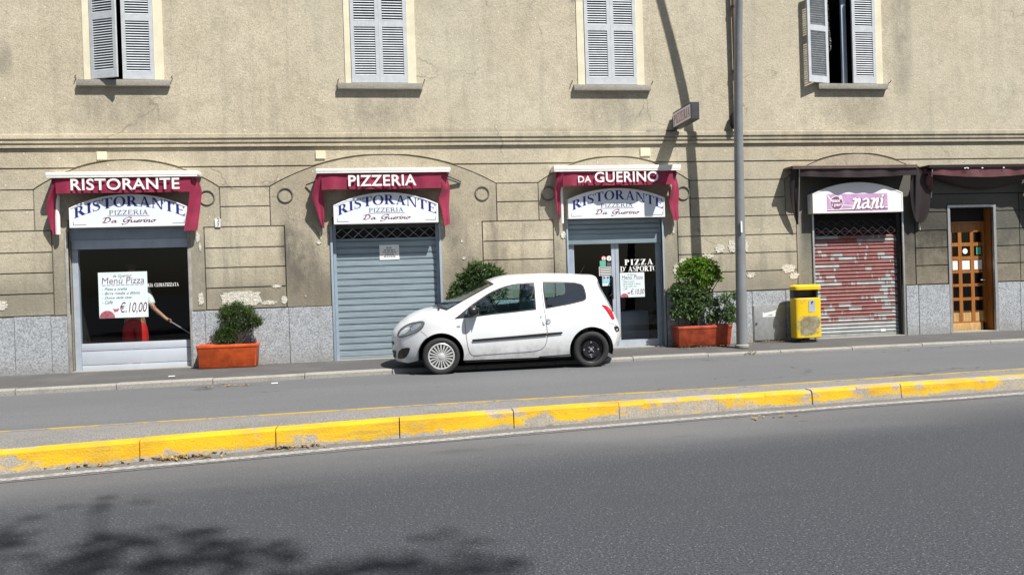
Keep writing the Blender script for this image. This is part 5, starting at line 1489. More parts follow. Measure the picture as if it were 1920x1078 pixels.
litter(1430, 783, .008, 16, .3, .03, 'scattered leaves by the worn kerb'); litter(925, 803, .008, 14, .3, .03, 'few leaves by the kerb below the car')
for k, (px, py, z) in enumerate(((515, 719, .006), (322, 706, .1))):
    p = G(px, py, z); tag(MB().box(p.x-.045, p.x+.045, p.y-.03, p.y+.03, p.z+.002, p.z+.012, .003).build('paper_scrap', 'paper_white'), ['white paper scrap on the lane near the kerb', 'white paper scrap on the pavement below the shop window'][k], 'litter')

# ================================================================== person inside the shop
def skin_mesh(name, chains, mat, parent, sub=2):
    """chains: list of lists of (x,y,z,r); the first vertex of a chain may be ('at', index)"""
    V = []; E = []; Rr = []
    for ch in chains:
        prev = None
        for p in ch:
            if p[0] == 'at': prev = p[1]; continue
            V.append(Vector(p[:3])); Rr.append(p[3]); i = len(V)-1
            if prev is not None: E.append((prev, i))
            prev = i
    m = bpy.data.meshes.new(name); off = OFF[parent]; m.from_pydata([v-off for v in V], E, []); m.materials.append(MAT[mat])
    o = bpy.data.objects.new(name, m); C.objects.link(o); o.parent = parent; OFF[o] = off
    md = o.modifiers.new('skin', 'SKIN'); md.use_smooth_shade = True
    for i, sv in enumerate(m.skin_vertices[0].data): sv.radius = (Rr[i], Rr[i]); sv.use_root = (i == 0)
    s = o.modifiers.new('sub', 'SUBSURF'); s.levels = sub; s.render_levels = sub
    return o
hp = at_y(253, 602, WALL+.52); fx, fy, fz = hp.x, hp.y, BASE-.02
pr = root('person', (fx, fy, fz), 'person in white T-shirt and red shorts holding a stick behind the window', 'person')
sh = at_y(284, 572, fy-.08); hand = at_y(317, 601, fy-.18)
zsh = fz+1.40
elb = Vector((sh.x+.03, sh.y-.02, sh.z-.05))
shR = Vector((fx+.19, fy-.02, zsh)); shL = Vector((fx-.19, fy-.02, zsh))
body = [[(fx, fy, fz+.93, .14), (fx, fy-.02, fz+1.12, .125), (fx, fy-.03, fz+1.30, .14), (fx, fy-.03, zsh+.02, .11), (fx, fy-.05, fz+1.49, .055), (fx, fy-.08, fz+1.58, .075), (fx, fy-.09, fz+1.66, .085), (fx, fy-.08, fz+1.73, .06)],
        [('at', 3), (*shR, .062), (elb.x-.03, elb.y, elb.z+.08, .048), (elb.x+.02, elb.y-.04, elb.z+.0, .042), (hand.x-.06, hand.y+.02, hand.z+.04, .030), (hand.x, hand.y, hand.z, .033)],
        [('at', 3), (*shL, .062), (fx-.27, fy-.08, zsh-.28, .046), (fx-.12, fy-.27, zsh-.42, .034), (fx-.02, fy-.33, zsh-.44, .034)],
        [('at', 0), (fx+.10, fy, fz+.84, .095), (fx+.11, fy-.01, fz+.48, .062), (fx+.11, fy+.01, fz+.10, .042), (fx+.11, fy-.10, fz+.04, .036), (fx+.11, fy-.16, fz+.035, .03)],
        [('at', 0), (fx-.10, fy, fz+.84, .095), (fx-.11, fy+.02, fz+.48, .062), (fx-.11, fy+.05, fz+.10, .042), (fx-.11, fy-.06, fz+.04, .036), (fx-.11, fy-.12, fz+.035, .03)]]
skin_mesh('body', body, 'skin', pr)
skin_mesh('t_shirt', [[(fx, fy, fz+.94, .165), (fx, fy-.02, fz+1.12, .150), (fx, fy-.03, fz+1.30, .165), (fx, fy-.03, zsh+.02, .125), (fx, fy-.04, zsh+.08, .07)],
        [('at', 3), (*shR, .085), (elb.x-.04, elb.y+.01, elb.z+.10, .075), (elb.x-.01, elb.y, elb.z+.04, .072)], [('at', 3), (*shL, .085), (fx-.25, fy-.05, zsh-.2, .075)]], 'shirt', pr)
skin_mesh('shorts', [[(fx, fy, fz+.95, .165), (fx, fy, fz+.88, .16)], [('at', 1), (fx+.105, fy, fz+.80, .125), (fx+.115, fy, fz+.36, .115)], [('at', 1), (fx-.105, fy, fz+.80, .125), (fx-.115, fy+.01, fz+.36, .115)]], 'shorts', pr)
skin_mesh('hair', [[(fx, fy-.06, fz+1.70, .092), (fx, fy-.05, fz+1.75, .07)], [('at', 0), (fx, fy+.0, fz+1.64, .06)]], 'hair', pr)
for k in range(5):
    o_ = Vector((.02*(k-2)*.8, -.03, -.01*k)); b = hand
    if k < 4: skin_mesh('finger', [[(b.x+.01, b.y-.01, b.z+.02-.015*k, .010), (b.x+.035, b.y-.035, b.z+.015-.015*k, .009), (b.x+.05, b.y-.01, b.z+.005-.015*k, .008)]], 'skin', pr, 1)
    else: skin_mesh('finger', [[(b.x-.01, b.y-.01, b.z+.02, .011), (b.x+.015, b.y-.04, b.z+.03, .010), (b.x+.04, b.y-.035, b.z+.025, .009)]], 'skin', pr, 1)
for sx in (-1, 1):
    MB().rev((fx+sx*.03, fy-.165, fz+1.655), [(.001,-.004),(.010,0),(.011,.008)], 10).build('eye', 'blackness', pr)
st1 = at_y(352, 622, fy-.22)
d = (st1-hand).normalized()
tag(MB().tube([hand-d*.25, hand+d*.9], .011, 8).build('broom_stick', 'galvanised'), 'grey metal stick held by the person behind the window', 'stick')
# chair inside
cx_ = at_y(160, 620, WALL+1.5); zf = BASE-.02
r = root('chair', (cx_.x, cx_.y, zf), 'dark chair standing inside the shop left of the person', 'chair')
X, Y = cx_.x+.05, cx_.y
for sx, sy, h in ((-.2,-.2,.45), (.2,-.2,.45), (-.2,.2,.9), (.2,.2,.9)): box('leg', X+sx-.018, X+sx+.018, Y+sy-.018, Y+sy+.018, zf, zf+h, 'dark_metal', r)
box('seat', X-.22, X+.22, Y-.22, Y+.18, zf+.45, zf+.48, 'wood', r, .008)
box('backrest', X-.2, X+.2, Y+.16, Y+.18, zf+.70, zf+.88, 'wood', r, .006)
# ================================================================== the parked car
YSIDE = 12.275             # outer plane of the side facing the street
HALF = .825
def zpx(zx, zy): return 700+zx*.2604167, 480+zy*.2604167
_IZ = [(.05,.10),(.18,.055),(.30,.022),(.45,.004),(.62,.0),(.80,.004),(.90,.018),(1.0,.05),(1.2,.118),(1.35,.175),(1.42,.215),(1.50,.28)]
XN = at_y(*zpx(130,640), YSIDE+HALF).x; XT = at_y(*zpx(1768,590), YSIDE).x
def inset(x, z):
    i = lerp_tab(_IZ, z)
    d = x-XN
    if d < .85: i += .40*(max(0, (.85-d))/.85)**2.3
    d = XT-x
    if d < .55: i += .20*(max(0, (.55-d))/.55)**2.2
    return i
def side_pt(zx, zy):
    Y = YSIDE
    for _ in range(4):
        p = at_y(*zpx(zx, zy), Y); Y = YSIDE + inset(p.x, p.z)
    return p
def xz(zx, zy): p = side_pt(zx, zy); return (p.x, p.z)
def on_side(x, z, out=0.0, far=False):
    y = YSIDE + inset(x, z) - out
    return Vector((x, 2*(YSIDE+HALF)-y if far else y, z))
EC = [((252,772),(152,750)), ((222,738),(138,700)), ((206,692),(131,640)), ((200,640),(134,575)), ((205,592),(148,541)), ((224,546),(178,504)), ((258,506),(208,479)), ((320,464),(256,443)),
      ((405,430),(332,409)), ((505,402),(432,387)), ((622,338),(560,325)), ((746,270),(690,258)), ((868,206),(820,191)), ((962,177),(920,158)), ((1080,164),(1060,145)), ((1250,158),(1240,138)),
      ((1400,160),(1400,140)), ((1515,168),(1500,145)), ((1580,186),(1570,153)), ((1606,245),(1602,220)), ((1648,318),(1645,300)), ((1692,392),(1690,380)), ((1724,456),(1726,452)), ((1748,508),(1752,510)), ((1754,570),(1758,575)), ((1738,640),(1742,645))]
KEY_N = 5
def cr(P, t):
    i = min(int(t), len(P)-2); f = t-i; a, b, c, d = P[max(i-1,0)], P[i], P[i+1], P[min(i+2,len(P)-1)]
    return tuple(.5*((2*q)+(r_-p)*f+(2*p-5*q+4*r_-s_)*f*f+(-p+3*q-3*r_+s_)*f**3) for p, q, r_, s_ in zip(a, b, c, d))
TS = [i/KEY_N for i in range((len(EC)-1)*KEY_N+1)]
Epts = [side_pt(*cr([e for e, c in EC], t)) for t in TS]
Cpts = [at_y(*zpx(*cr([c for e, c in EC], t)), YSIDE+HALF) for t in TS]
YM = YSIDE+HALF
car = root('parked_car', (at_y(*zpx(1030,735), 12.36).x, YM, 0), 'small white three-door hatchback parked half on the pavement', 'car')
# wheels first, for the arches
WF = at_y(*zpx(490,734), 12.29); WR = at_y(*zpx(1571,675), 12.29)
RW = .288
WF = Vector((WF.x, 12.29, RW-.004)); WR = Vector((WR.x, 12.29, RW-.004))
def arch(c, R, a0, a1, n=22): return [(c.x+R*cos(a0+(a1-a0)*k/n), c.z+.012+R*sin(a0+(a1-a0)*k/n)) for k in range(n+1)]
RA = .345
def zsill(x):
    p, q_ = xz(725,757), xz(1425,708); return p[1]+(q_[1]-p[1])*(x-p[0])/(q_[0]-p[0])
r_arch = arch(WR, RA+.005, -.28, pi+.30); f_arch = arch(WF, RA+.005, -.26, pi+.20)
outline = [(p.x, p.z) for p in Epts]                       # bumper -> roof -> tail
outline += [xz(1722,655)] + r_arch + f_arch
outline = [p for i, p in enumerate(outline) if i == 0 or (Vector(p)-Vector(outline[i-1])).length > .004]
win_f = [xz(*p) for p in [(580,451),(620,420),(660,386),(710,347),(760,312),(805,281),(850,255),(900,233),(950,216),(1000,204),(1050,196),(1100,192),(1155,190),(1160,250),(1165,320),(1170,386),(1100,394),(1000,406),(860,420),(730,436),(650,445)]]
win_r = [xz(*p) for p in [(1212,186),(1300,184),(1400,186),(1450,192),(1490,202),(1508,216),(1518,240),(1526,270),(1530,300),(1524,314),(1508,324),(1460,336),(1400,350),(1320,364),(1236,380),(1226,320),(1217,250)]]
gridp = []
x = XN+.05
while x < XT:
    z = .16
    while z < 1.5:
        if inside((x, z), outline) and not inside((x, z), win_f) and not inside((x, z), win_r): gridp.append((x, z))
        z += .055
    x += .055
def near_edge(p, loops, d=.018):
    return any((Vector(p)-Vector(q_)).length < d for l in loops for q_ in l)
gridp = [p for p in gridp if not near_edge(p, (outline, win_f, win_r))]
P2, T2 = fill2d(outline, (win_f, win_r), gridp)
bm = bmesh.new()
for far in (False, True):
    vs = [bm.verts.new(on_side(p[0], p[1], 0, far)) for p in P2]
    for t in T2:
        bm.faces.new([vs[i] for i in (t if not far else reversed(t))])
TT = [-1,-.985,-.95,-.9,-.82,-.7,-.55,-.36,-.18,0]; TT = TT + [-t for t in TT[-2::-1]]
def top_pt(i, t):
    e, c = Epts[i], Cpts[i]; we = YM-e.y; b = 1-abs(t)**2.5
    return Vector((e.x+(c.x-e.x)*b, YM+we*t, e.z+(c.z-e.z)*b))
WS = (9.25, 12.0); RG = (18.45, 21.2)
def kind(ti, tj):
    s, t = ti, abs(tj)
    if WS[0] < s < WS[1]: return 'glass' if t < .95 and WS[0]+.2 < s < WS[1]-.15 else 'seal'
    if RG[0] < s < RG[1] and t < .82: return 'glass'
    return 'body'
TOPV = [[top_pt(i, t) for t in TT] for i in range(len(TS))]
bmv = [[bm.verts.new(p) for p in row] for row in TOPV]
parts = {'glass': MB(), 'seal': MB(), 'rglass': MB()}
for i in range(len(TS)-1):
    for j in range(len(TT)-1):
        k = kind((TS[i]+TS[i+1])/2, (TT[j]+TT[j+1])/2)
        if k == 'body': bm.faces.new((bmv[i][j], bmv[i+1][j], bmv[i+1][j+1], bmv[i][j+1]))
        else:
            key = k if TS[i] < 15 else ('rglass' if k == 'glass' else 'seal')
            parts[key].add([TOPV[i][j], TOPV[i+1][j], TOPV[i+1][j+1], TOPV[i][j+1]], [(0,1,2,3)])
bmesh.ops.remove_doubles(bm, verts=bm.verts[:], dist=.0015)
bmesh.ops.delete(bm, geom=[v for v in bm.verts if not v.link_faces], context='VERTS')
bmesh.ops.recalc_face_normals(bm, faces=bm.faces[:])
bm.verts.index_update()
BV = [v.co.copy() for v in bm.verts]; BF = [tuple(v.index for v in f.verts) for f in bm.faces]; BN = [v.normal.copy() for v in bm.verts]
bm.normal_update(); BN = [v.normal.copy() for v in bm.verts]
cen = Vector((sum(v.x for v in BV)/len(BV), YM, .8))
if sum(n.dot(v-cen) for n, v in zip(BN, BV)) < 0: BN = [-n for n in BN]; BF = [tuple(reversed(f)) for f in BF]
bm.free()
body = me('body', BV, BF, 'car_paint', car, True, 38)
me('inner_trim', [v-n*.022 for v, n in zip(BV, BN)], [tuple(reversed(f)) for f in BF], 'car_trim', car, True)
bvh = BVHTree.FromPolygons(BV + [v for row in TOPV for v in row], BF + [tuple(len(BV)+x for x in (i*len(TT)+j, (i+1)*len(TT)+j, (i+1)*len(TT)+j+1, i*len(TT)+j+1)) for i in range(len(TS)-1) for j in range(len(TT)-1)])
def weld(mb):
    b = bmesh.new(); vs = [b.verts.new(v) for v in mb.v]
    for f in mb.f: b.faces.new([vs[i] for i in f])
    bmesh.ops.remove_doubles(b, verts=b.verts[:], dist=.0005); b.verts.index_update()
    o = MB(); o.v = [v.co.copy() for v in b.verts]; o.f = [tuple(v.index for v in f.verts) for f in b.faces]; b.free(); return o
weld(parts['glass']).build('windscreen', 'car_glass', car, True)
weld(parts['seal']).build('windscreen_seal', 'car_black', car, True)
if parts['rglass'].f: weld(parts['rglass']).build('rear_window', 'car_glass', car, True)
# side glass with black edging
def shrink(poly, e):
    n = len(poly); out = []
    ar = sum(a[0]*b[1]-b[0]*a[1] for a, b in zip(poly, poly[1:]+poly[:1]))
    sg = 1 if ar > 0 else -1
    for i in range(n):
        a, b, c = Vector(poly[i-1]), Vector(poly[i]), Vector(poly[(i+1) % n])
        d1 = (b-a).normalized(); d2 = (c-b).normalized(); nrm = Vector((-d1.y-d2.y, d1.x+d2.x))*sg
        nrm.normalize(); k = max(.5, Vector((-d1.y, d1.x)).dot(nrm)*sg)
        out.append(tuple(b+nrm*min(e/k, e*1.6)))
    return out
def side_panel(name, poly, mat, out=0.0, holes=(), far=False, par=car, step=.07):
    ex = []
    x = min(p[0] for p in poly)
    while x < max(p[0] for p in poly):
        z = min(p[1] for p in poly)
        while z < max(p[1] for p in poly):
            if inside((x, z), poly) and not any(inside((x, z), h) for h in holes) and not near_edge((x, z), [poly]+list(holes), .02): ex.append((x, z))
            z += step
        x += step
    P, T = fill2d(poly, holes, ex)
    return me(name, [on_side(p[0], p[1], out, far) for p in P], [tuple(t) if not far else tuple(reversed(t)) for t in T], mat, par, True)
mtri = [xz(*p) for p in [(588,448),(662,392),(664,440)]]
for far in (False, True):
    for poly, nm in ((win_f, 'door_window'), (win_r, 'quarter_window')):
        inn = shrink(poly, .020)
        w_ = side_panel(nm, inn, 'car_glass', -.006, (), far)
        side_panel('window_seal', poly, 'car_black', .001, (inn,), far, w_)
    side_panel('mirror_base', mtri, 'car_black', .006, (), far)
# decals that follow the body
def project(zx, zy, out):
    d = ray(*zpx(zx, zy)).normalized(); o = Vector((0, 0, EYE)); hit = bvh.ray_cast(o, d)
    if hit[0] is None: return None
    n = hit[1] if hit[1].dot(d) < 0 else -hit[1]
    return hit[0] + n*out
def decal(name, poly, mat, out=.004, step=14, par=car, thick=True):
    ex = []; x = min(p[0] for p in poly)
    while x < max(p[0] for p in poly):
        y = min(p[1] for p in poly)
        while y < max(p[1] for p in poly):
            if inside((x, y), poly) and not near_edge((x, y), [poly], step*.35): ex.append((x, y))
            y += step
        x += step
    P, T = fill2d(poly, (), ex); V = [project(p[0], p[1], out) for p in P]
    idx = {}; vv = []
    for i, v in enumerate(V):
        if v is not None: idx[i] = len(vv); vv.append(v)
    F = [tuple(idx[i] for i in reversed(t)) for t in T if all(i in idx for i in t)]
    return me(name, vv, F, mat, par, True)
def ribbon(name, line, w, mat, out=.0025, par=car):
    P = []
    for a, b in zip(line, line[1:]):
        n = max(1, int((Vector(b)-Vector(a)).length/12))
        P += [Vector(a).lerp(Vector(b), k/n) for k in range(n)]
    P.append(Vector(line[-1])); mb = MB(); L = []
    for i, p in enumerate(P):
        d = (P[min(i+1,len(P)-1)]-P[max(i-1,0)]).normalized(); nn = Vector((-d.y, d.x))*w/2
        a, b = project(*(p+nn), out), project(*(p-nn), out)
        if a is None or b is None: continue
        L.append((a, b))
    for (a, b), (c, d) in zip(L, L[1:]): mb.quad(a, c, d, b)
    return mb.build(name, mat, par)
hl_poly = [(178,578),(184,556),(200,533),(230,509),(262,492),(295,480),(330,472),(355,470),(368,477),(366,490),(355,508),(334,528),(308,546),(278,561),(245,573),(212,583),(188,588)]
hl = decal('headlight', hl_poly, 'lamp_chrome', .006, 12)
decal('indicator_lens', [(190,572),(205,545),(235,522),(262,510),(268,520),(250,545),(225,565),(200,580)], 'sign_face', .011, 9, hl)
decal('reflector', [(272,520),(290,500),(318,487),(345,482),(340,500),(318,520),(292,536),(275,540)], 'frame_metal', .011, 9, hl)
ribbon('lamp_rim', hl_poly+[hl_poly[0]], 6, 'letter_grey', .010, hl)
decal('fog_recess', [(176,741),(178,712),(184,690),(205,670),(232,662),(262,660),(264,676),(255,700),(240,726),(222,740),(198,744)], 'car_black', .005, 10)
decal('lower_grille', [(137,690),(150,684),(166,690),(164,738),(150,742),(140,722)], 'car_black', .006, 9)
decal('number_plate', [(133,628),(140,618),(150,628),(150,640),(142,650),(142,680),(134,676)], 'car_black', .008, 9)
decal('tail_light', [(1636,353),(1652,352),(1670,358),(1692,374),(1712,402),(1724,432),(1731,454),(1720,460),(1708,448),(1690,420),(1668,388),(1648,366)], 'lamp_red', .006, 9)
decal('bumper_strip', [(1728,508),(1750,504),(1762,520),(1766,542),(1748,546),(1736,532)], 'car_black', .008, 8)
door_line = [(1196,184),(1206,240),(1216,310),(1226,380),(1238,440),(1246,500),(1251,560),(1248,610),(1236,645),(1212,668),(1170,682),(1100,690),(950,700),(800,710),(735,716),(708,712),(692,692),(680,650),(670,590),(662,520),(657,456)]
door = ribbon('door_seam', door_line, 3.8, 'seam', .002)
ribbon('roof_seam', [(560,432),(620,402),(700,350),(800,275),(880,226),(960,196),(1050,181),(1196,172)], 2.2, 'seam', .002)
ribbon('bumper_seam', [(340,538),(365,558),(395,585),(415,600)], 2.2, 'seam', .002)
ribbon('sill_seam', [(724,718),(724,752)], 2.2, 'seam', .002)
ribbon('tail_seam', [(1578,190),(1600,240),(1618,300),(1632,345)], 2.2, 'seam', .002)
ribbon('tail_seam', [(1690,480),(1720,490),(1745,500)], 2.2, 'seam', .002)
decal('door_molding', [(710,600),(716,597),(1000,573),(1246,551),(1246,571),(1000,592),(716,614),(710,610)], 'car_black', .014, 20)
decal('side_molding', [(1250,551),(1354,543),(1360,549),(1356,556),(1250,569)], 'car_black', .014, 16)
ribbon('sill_edge', [(660,764),(725,758),(1000,738),(1300,717),(1425,708)], 8, 'car_black', .004)
# door handle: round recess with a dark gap and a lip
hc = project(1255, 466, .004)
MB().rev(hc, [(.001,-.001),(.030,-.004),(.038,-.006),(.046,-.001)], 24).build('handle_cup', 'panel_grey', car, True)
decal('handle_gap', [(1236,452),(1248,452),(1250,466),(1248,480),(1238,478),(1236,466)], 'car_black', .008, 6)
decal('door_handle', [(1216,462),(1236,456),(1237,476),(1232,490),(1222,488)], 'car_paint', .012, 8)
kc = project(1204, 437, .003); MB().rev(kc, [(.001,-.002),(.012,-.002),(.014,.001)], 12).build('key_lock', 'galvanised', car, True)
decal('side_repeater', [(600,497),(624,496),(626,507),(602,509)], 'hub_silver', .006, 6)
decal('window_sticker', [(1296,303),(1334,302),(1336,334),(1298,337)], 'sticker_blue', .004, 10)
# mirror
mc = on_side(*xz(712, 398))
mb = MB(); cxm = Vector((mc.x-.01, mc.y-.10, mc.z+.01))
bmm = bmesh.new(); bmesh.ops.create_icosphere(bmm, subdivisions=3, radius=1)
for v in bmm.verts:
    v.co = Vector((math.copysign(abs(v.co.x)**.75, v.co.x)*.085, v.co.y*.095, math.copysign(abs(v.co.z)**.8, v.co.z)*.082)) + cxm
bmm.verts.index_update(); mb.v = [v.co.copy() for v in bmm.verts]; mb.f = [tuple(v.index for v in f.verts) for f in bmm.faces]; bmm.free()
mir = mb.build('wing_mirror', 'mirror_paint', car, True)
MB().tube([cxm+Vector((-.02,.06,-.05)), mc+Vector((-.05,.03,-.05))], .025, 8).build('mirror_arm', 'mirror_paint', mir, True, 40)
MB().box(cxm.x+.083, cxm.x+.087, cxm.y-.07, cxm.y+.06, cxm.z-.055, cxm.z+.055).build('mirror_glass', 'lamp_chrome', mir)
# aerial
ae = at_y(*zpx(1480,146), YM); MB().tube([ae, ae+Vector((.09,0,.15))], [.006,.003], 6).build('aerial', 'car_black', car)
# wipers / scuttle
a = top_pt(int(9.1*KEY_N), -.75); b = top_pt(int(9.1*KEY_N), .1); c = top_pt(int(9.35*KEY_N), -.35)
MB().tube([a+Vector((0,0,.02)), c+Vector((0,0,.02)), b+Vector((0,0,.02))], .012, 6).build('wiper', 'car_black', car)
# wheels
def wheel(cn, steel, far=False):
    sgn = -1 if not far else 1
    yc_ = cn.y + .09 if not far else 2*YM-cn.y-.09
    c = Vector((cn.x, yc_, cn.z)); o = sgn
    tw = .085
    prof = [(.200, o*tw*.86), (.222, o*tw*1.02), (.250, o*tw*1.05), (.274, o*tw*.95), (RW-.004, o*tw*.78), (RW, o*tw*.4), (RW, -o*tw*.4), (RW-.004, -o*tw*.8), (.25, -o*tw), (.20, -o*tw*.8)]
    w = MB().rev(c, prof, 56).build('wheel', 'tyre', car, True, 50)
    w['label'] = 'black tyre with ' + ('bare black steel rim' if steel else 'silver multi-spoke hubcap')
    f = c + Vector((0, o*tw*.82, 0))
    if steel:
        MB().rev(f, [(.204, o*.004), (.196, -o*.001), (.186, o*-.035), (.150, o*-.05), (.135, o*-.012), (.09, -o*.016), (.075, -o*.03), (.03, -o*.03), (.001, -o*.02)], 48).build('rim', 'steel_black', w, True, 35)
        for k in range(12):
            a = 2*pi*k/12; hc_ = f+Vector((.115*cos(a), -o*.0135+o*.003, .115*sin(a)))
            MB().rev(hc_, [(.0005, o*.001), (.012, o*.001), (.013, -o*.004)], 10).build('rim_hole', 'blackness' if k % 3 else 'pole_paint', w)
        for k in range(4):
            a = pi/4+2*pi*k/4; hc_ = f+Vector((.045*cos(a), -o*.02, .045*sin(a))); MB().rev(hc_, [(.0005, o*.012), (.010, o*.010), (.011, -o*.01)], 8).build('wheel_nut', 'galvanised', w)
        MB().rev(f+Vector((0, -o*.015, 0)), [(.0005, o*.016), (.022, o*.013), (.026, -o*.01)], 16).build('hub_cap', 'galvanised', w, True, 40)
    else:
        MB().rev(f, [(.2, -o*.03), (.001, -o*.03)], 40).build('rim_back', 'steel_black', w)
        MB().rev(f, [(.205, 0), (.206, o*.008), (.198, o*.014), (.184, o*.012), (.180, -o*.01)], 56).build('hubcap_ring', 'hub_silver', w, True, 40)
        MB().rev(f, [(.0005, o*.024), (.03, o*.023), (.052, o*.014), (.056, -o*.01)], 32).build('hubcap_centre', 'hub_silver', w, True, 40)
        nsp = 20
        for k in range(nsp):
            a = 2*pi*k/nsp; b = MB()
            u = Vector((cos(a), 0, sin(a))); v = Vector((-sin(a), 0, cos(a)))
            w0, w1 = .0072, .0125
            q0 = f+u*.050; q1 = f+u*.186
            pts = [q0-v*w0+Vector((0,o*.012,0)), q0+v*w0+Vector((0,o*.012,0)), q1+v*w1+Vector((0,o*.009,0)), q1-v*w1+Vector((0,o*.009,0))]
            b.add(pts + [p_+Vector((0,-o*.014,0)) for p_ in pts], [(0,1,2,3),(0,4,5,1),(1,5,6,2),(2,6,7,3),(3,7,4,0)])
            b.build('spoke', 'hub_silver', w)
wheel(WF, False); wheel(WR, True); wheel(WF, False, True); wheel(WR, True, True)
# wheel wells, floor, interior
for cn in (WF, WR):
    for far in (False, True):
        y0 = YSIDE+.035; y1 = YSIDE+.33
        if far: y0, y1 = 2*YM-y0, 2*YM-y1
        mb = MB(); n = 18; R = RA+.012
        A = [(cn.x+R*cos(-.3+(pi+.6)*k/n), cn.z+.012+R*sin(-.3+(pi+.6)*k/n)) for k in range(n+1)]
        mb.add([(p[0], y0, p[1]) for p in A]+[(p[0], y1, p[1]) for p in A]+[(cn.x, y1, cn.z)], [(k, k+1, n+2+k, n+1+k) for k in range(n)]+[(n+1+k, n+2+k, 2*n+2) for k in range(n)])
        mb.build('wheel_well', 'blackness', car, True)
xl, xr = WF.x+RA+.02, WR.x-RA-.02
MB().box(xl, xr, YSIDE+.06, 2*YM-YSIDE-.06, .17, .30).box(XN+.25, xl-.001, YSIDE+.36, 2*YM-YSIDE-.36, .20, .55).box(xr+.001, XT-.08, YSIDE+.36, 2*YM-YSIDE-.36, .22, .5).build('underbody', 'blackness', car)
def px_x(zx): return at_y(*zpx(zx, 450), YM).x
mb = MB(); mb.box(px_x(560), px_x(720), YSIDE+.13, 2*YM-YSIDE-.13, .62, .90, .04); mb.build('dashboard', 'car_trim', car, True, 40)
def seat(xs_, ys_):
    s = MB().box(xs_, xs_+.48, ys_-.23, ys_+.23, .40, .54, .05).build('seat', 'seat_cloth', car, True, 40)
    b = MB().box(-.06, .06, -.22, .22, 0, .58, .05); t = radians(17)
    me('seat_back', [(xs_+.47+v.x*cos(t)+v.z*sin(t), ys_+v.y, .50+v.z*cos(t)-v.x*sin(t)) for v in b.v], b.f, 'seat_cloth', s, True, 40)
    b = MB().box(-.045, .045, -.12, .12, .61, .80, .035)
    me('headrest', [(xs_+.47+v.x*cos(t)+v.z*sin(t), ys_+v.y, .50+v.z*cos(t)-v.x*sin(t)) for v in b.v], b.f, 'seat_cloth', s, True, 40)
seat(px_x(860), YM-.36); seat(px_x(860), YM+.36)
s = MB().box(px_x(1290), px_x(1450), YM-.55, YM+.55, .42, .55, .05).build('rear_seat', 'seat_cloth', car, True, 40)
MB().box(px_x(1440), px_x(1490), YM-.55, YM+.55, .50, 1.02, .05).build('seat_back', 'seat_cloth', s, True, 40)
sw_c = Vector((px_x(800), YM-.36, .93)); mb = MB(); t = radians(62)
ax = Vector((cos(t)*0+sin(t)*-1*0, 0, 0))
pts = [sw_c + Vector((.185*cos(a)*cos(t)*.9, .185*sin(a), .185*cos(a)*sin(t))) for a in [2*pi*k/28 for k in range(29)]]
mb.tube(pts, .016, 8); mb.tube([pts[7], sw_c, pts[21]], .014, 6); mb.tube([sw_c, sw_c+Vector((-.25,0,-.10))], .03, 8)
mb.build('steering_wheel', 'car_black', car, True, 40)
# two wheels stand on the pavement: lean the car about its street-side wheels
lean = radians(2.4)
piv = Vector((0, WF.y+.05, 0))
rot = Matrix.Translation(piv) @ Matrix.Rotation(lean, 4, 'X') @ Matrix.Translation(-piv)
car.matrix_world = rot @ Matrix.Translation(car.location)

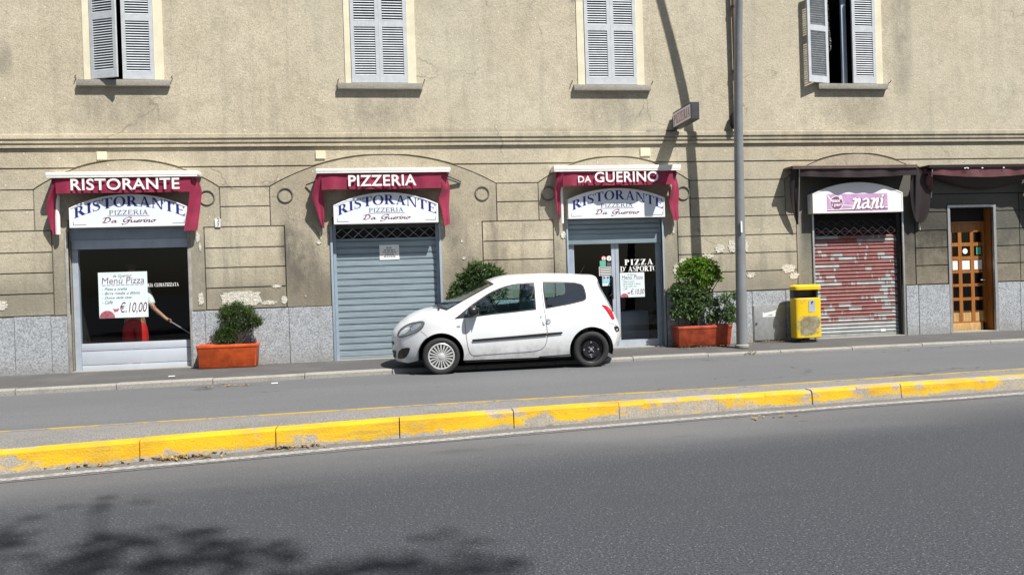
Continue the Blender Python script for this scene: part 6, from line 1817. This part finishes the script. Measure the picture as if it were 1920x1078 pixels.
# ================================================================== trees behind the camera: one shades the road, the rest are added
def tree(loc, lab, seed, fringe=(), up=0.0):
    r_ = random.Random(seed); L = Vector(loc); t = root('street_tree', L, lab, 'tree', 'street trees on the near side of the road')
    tr = [L, L+Vector((.05,.05,1.5)), L+Vector((.1,.2,3.2)), L+Vector((.0,.3,5.0+up*.6)), L+Vector((-.1,.3,7.0+up))]
    MB().tube(tr, [.22,.18,.15,.11,.05], 12).build('trunk', 'bark', t, True)
    cl = []
    for k in range(26):
        a = r_.uniform(0, 2*pi); d = r_.uniform(.4, 2.1); z = r_.uniform(4.6, 8.2)+up
        cl.append((L.x+d*cos(a), L.y+.2+d*sin(a)*.8, z, r_.uniform(.5,.9), r_.uniform(.5,.9), r_.uniform(.4,.7), 1))
    mb = MB()
    for c in cl[::2] + list(fringe): mb.tube([L+Vector((.05,.25,min(4.2+up*.7, c[2]-.8))), Vector((c[0]*.45+L.x*.55, c[1]*.45+(L.y+.3)*.55, c[2]-.35)), Vector(c[:3])], [.06,.04,.012], 6)
    mb.build('branches', 'bark', t, True)
    mb = MB(); leaves(mb, cl, 9000, .17, r_, .6, .3)
    for f in fringe: leaves(mb, [f], int(f[6]), .17, r_, .6, .1)
    tag(mb.build('crown', 'leaf_tree', t), kind='stuff')
    return t
KX, KY = SUN.x/SUN.z, SUN.y/SUN.z
def shade(px, py, h, rx, ry, n):
    g_ = G(px, py); return (g_.x+KX*h, g_.y+KY*h, h, rx, ry, .25, n)
fr_ = [shade(x_, y_, h_+8.5, rx_*1.1, ry_, int(n_*.55)) for x_, y_, h_, rx_, ry_, n_ in [(190,948,5.0,.26,.06,22), (140,1035,5.3,.22,.08,30), (290,1012,5.2,.36,.12,60), (420,1030,5.0,.32,.12,55), (340,1062,5.4,.5,.14,110),
       (150,1062,5.5,.34,.14,60), (520,1066,5.1,.3,.10,45), (720,1046,5.2,.25,.10,36), (800,1070,5.3,.35,.10,60), (872,1008,5.0,.16,.08,18), (890,1060,5.2,.22,.10,36), (5,1010,5.3,.12,.3,40), (640,1075,5.3,.2,.08,26), (300,1002,5.2,.22,.06,22)]]
tree((4.9, -8.2, 0), 'leafy street tree whose shade dapples the road', 11, fr_, 6.5)
for k, xx in enumerate((-13.5, -6.0, 10.2, 17.0)):  # unseen trees put in to keep reflections in the glass dark
    tree((xx, -4.2-.3*k, 0), ['unseen tree added farthest left to darken glass reflections', 'unseen tree added second from left to darken glass reflections', 'unseen tree added right of the viewpoint to darken glass reflections', 'unseen tree added farthest right to darken glass reflections'][k], 20+k)
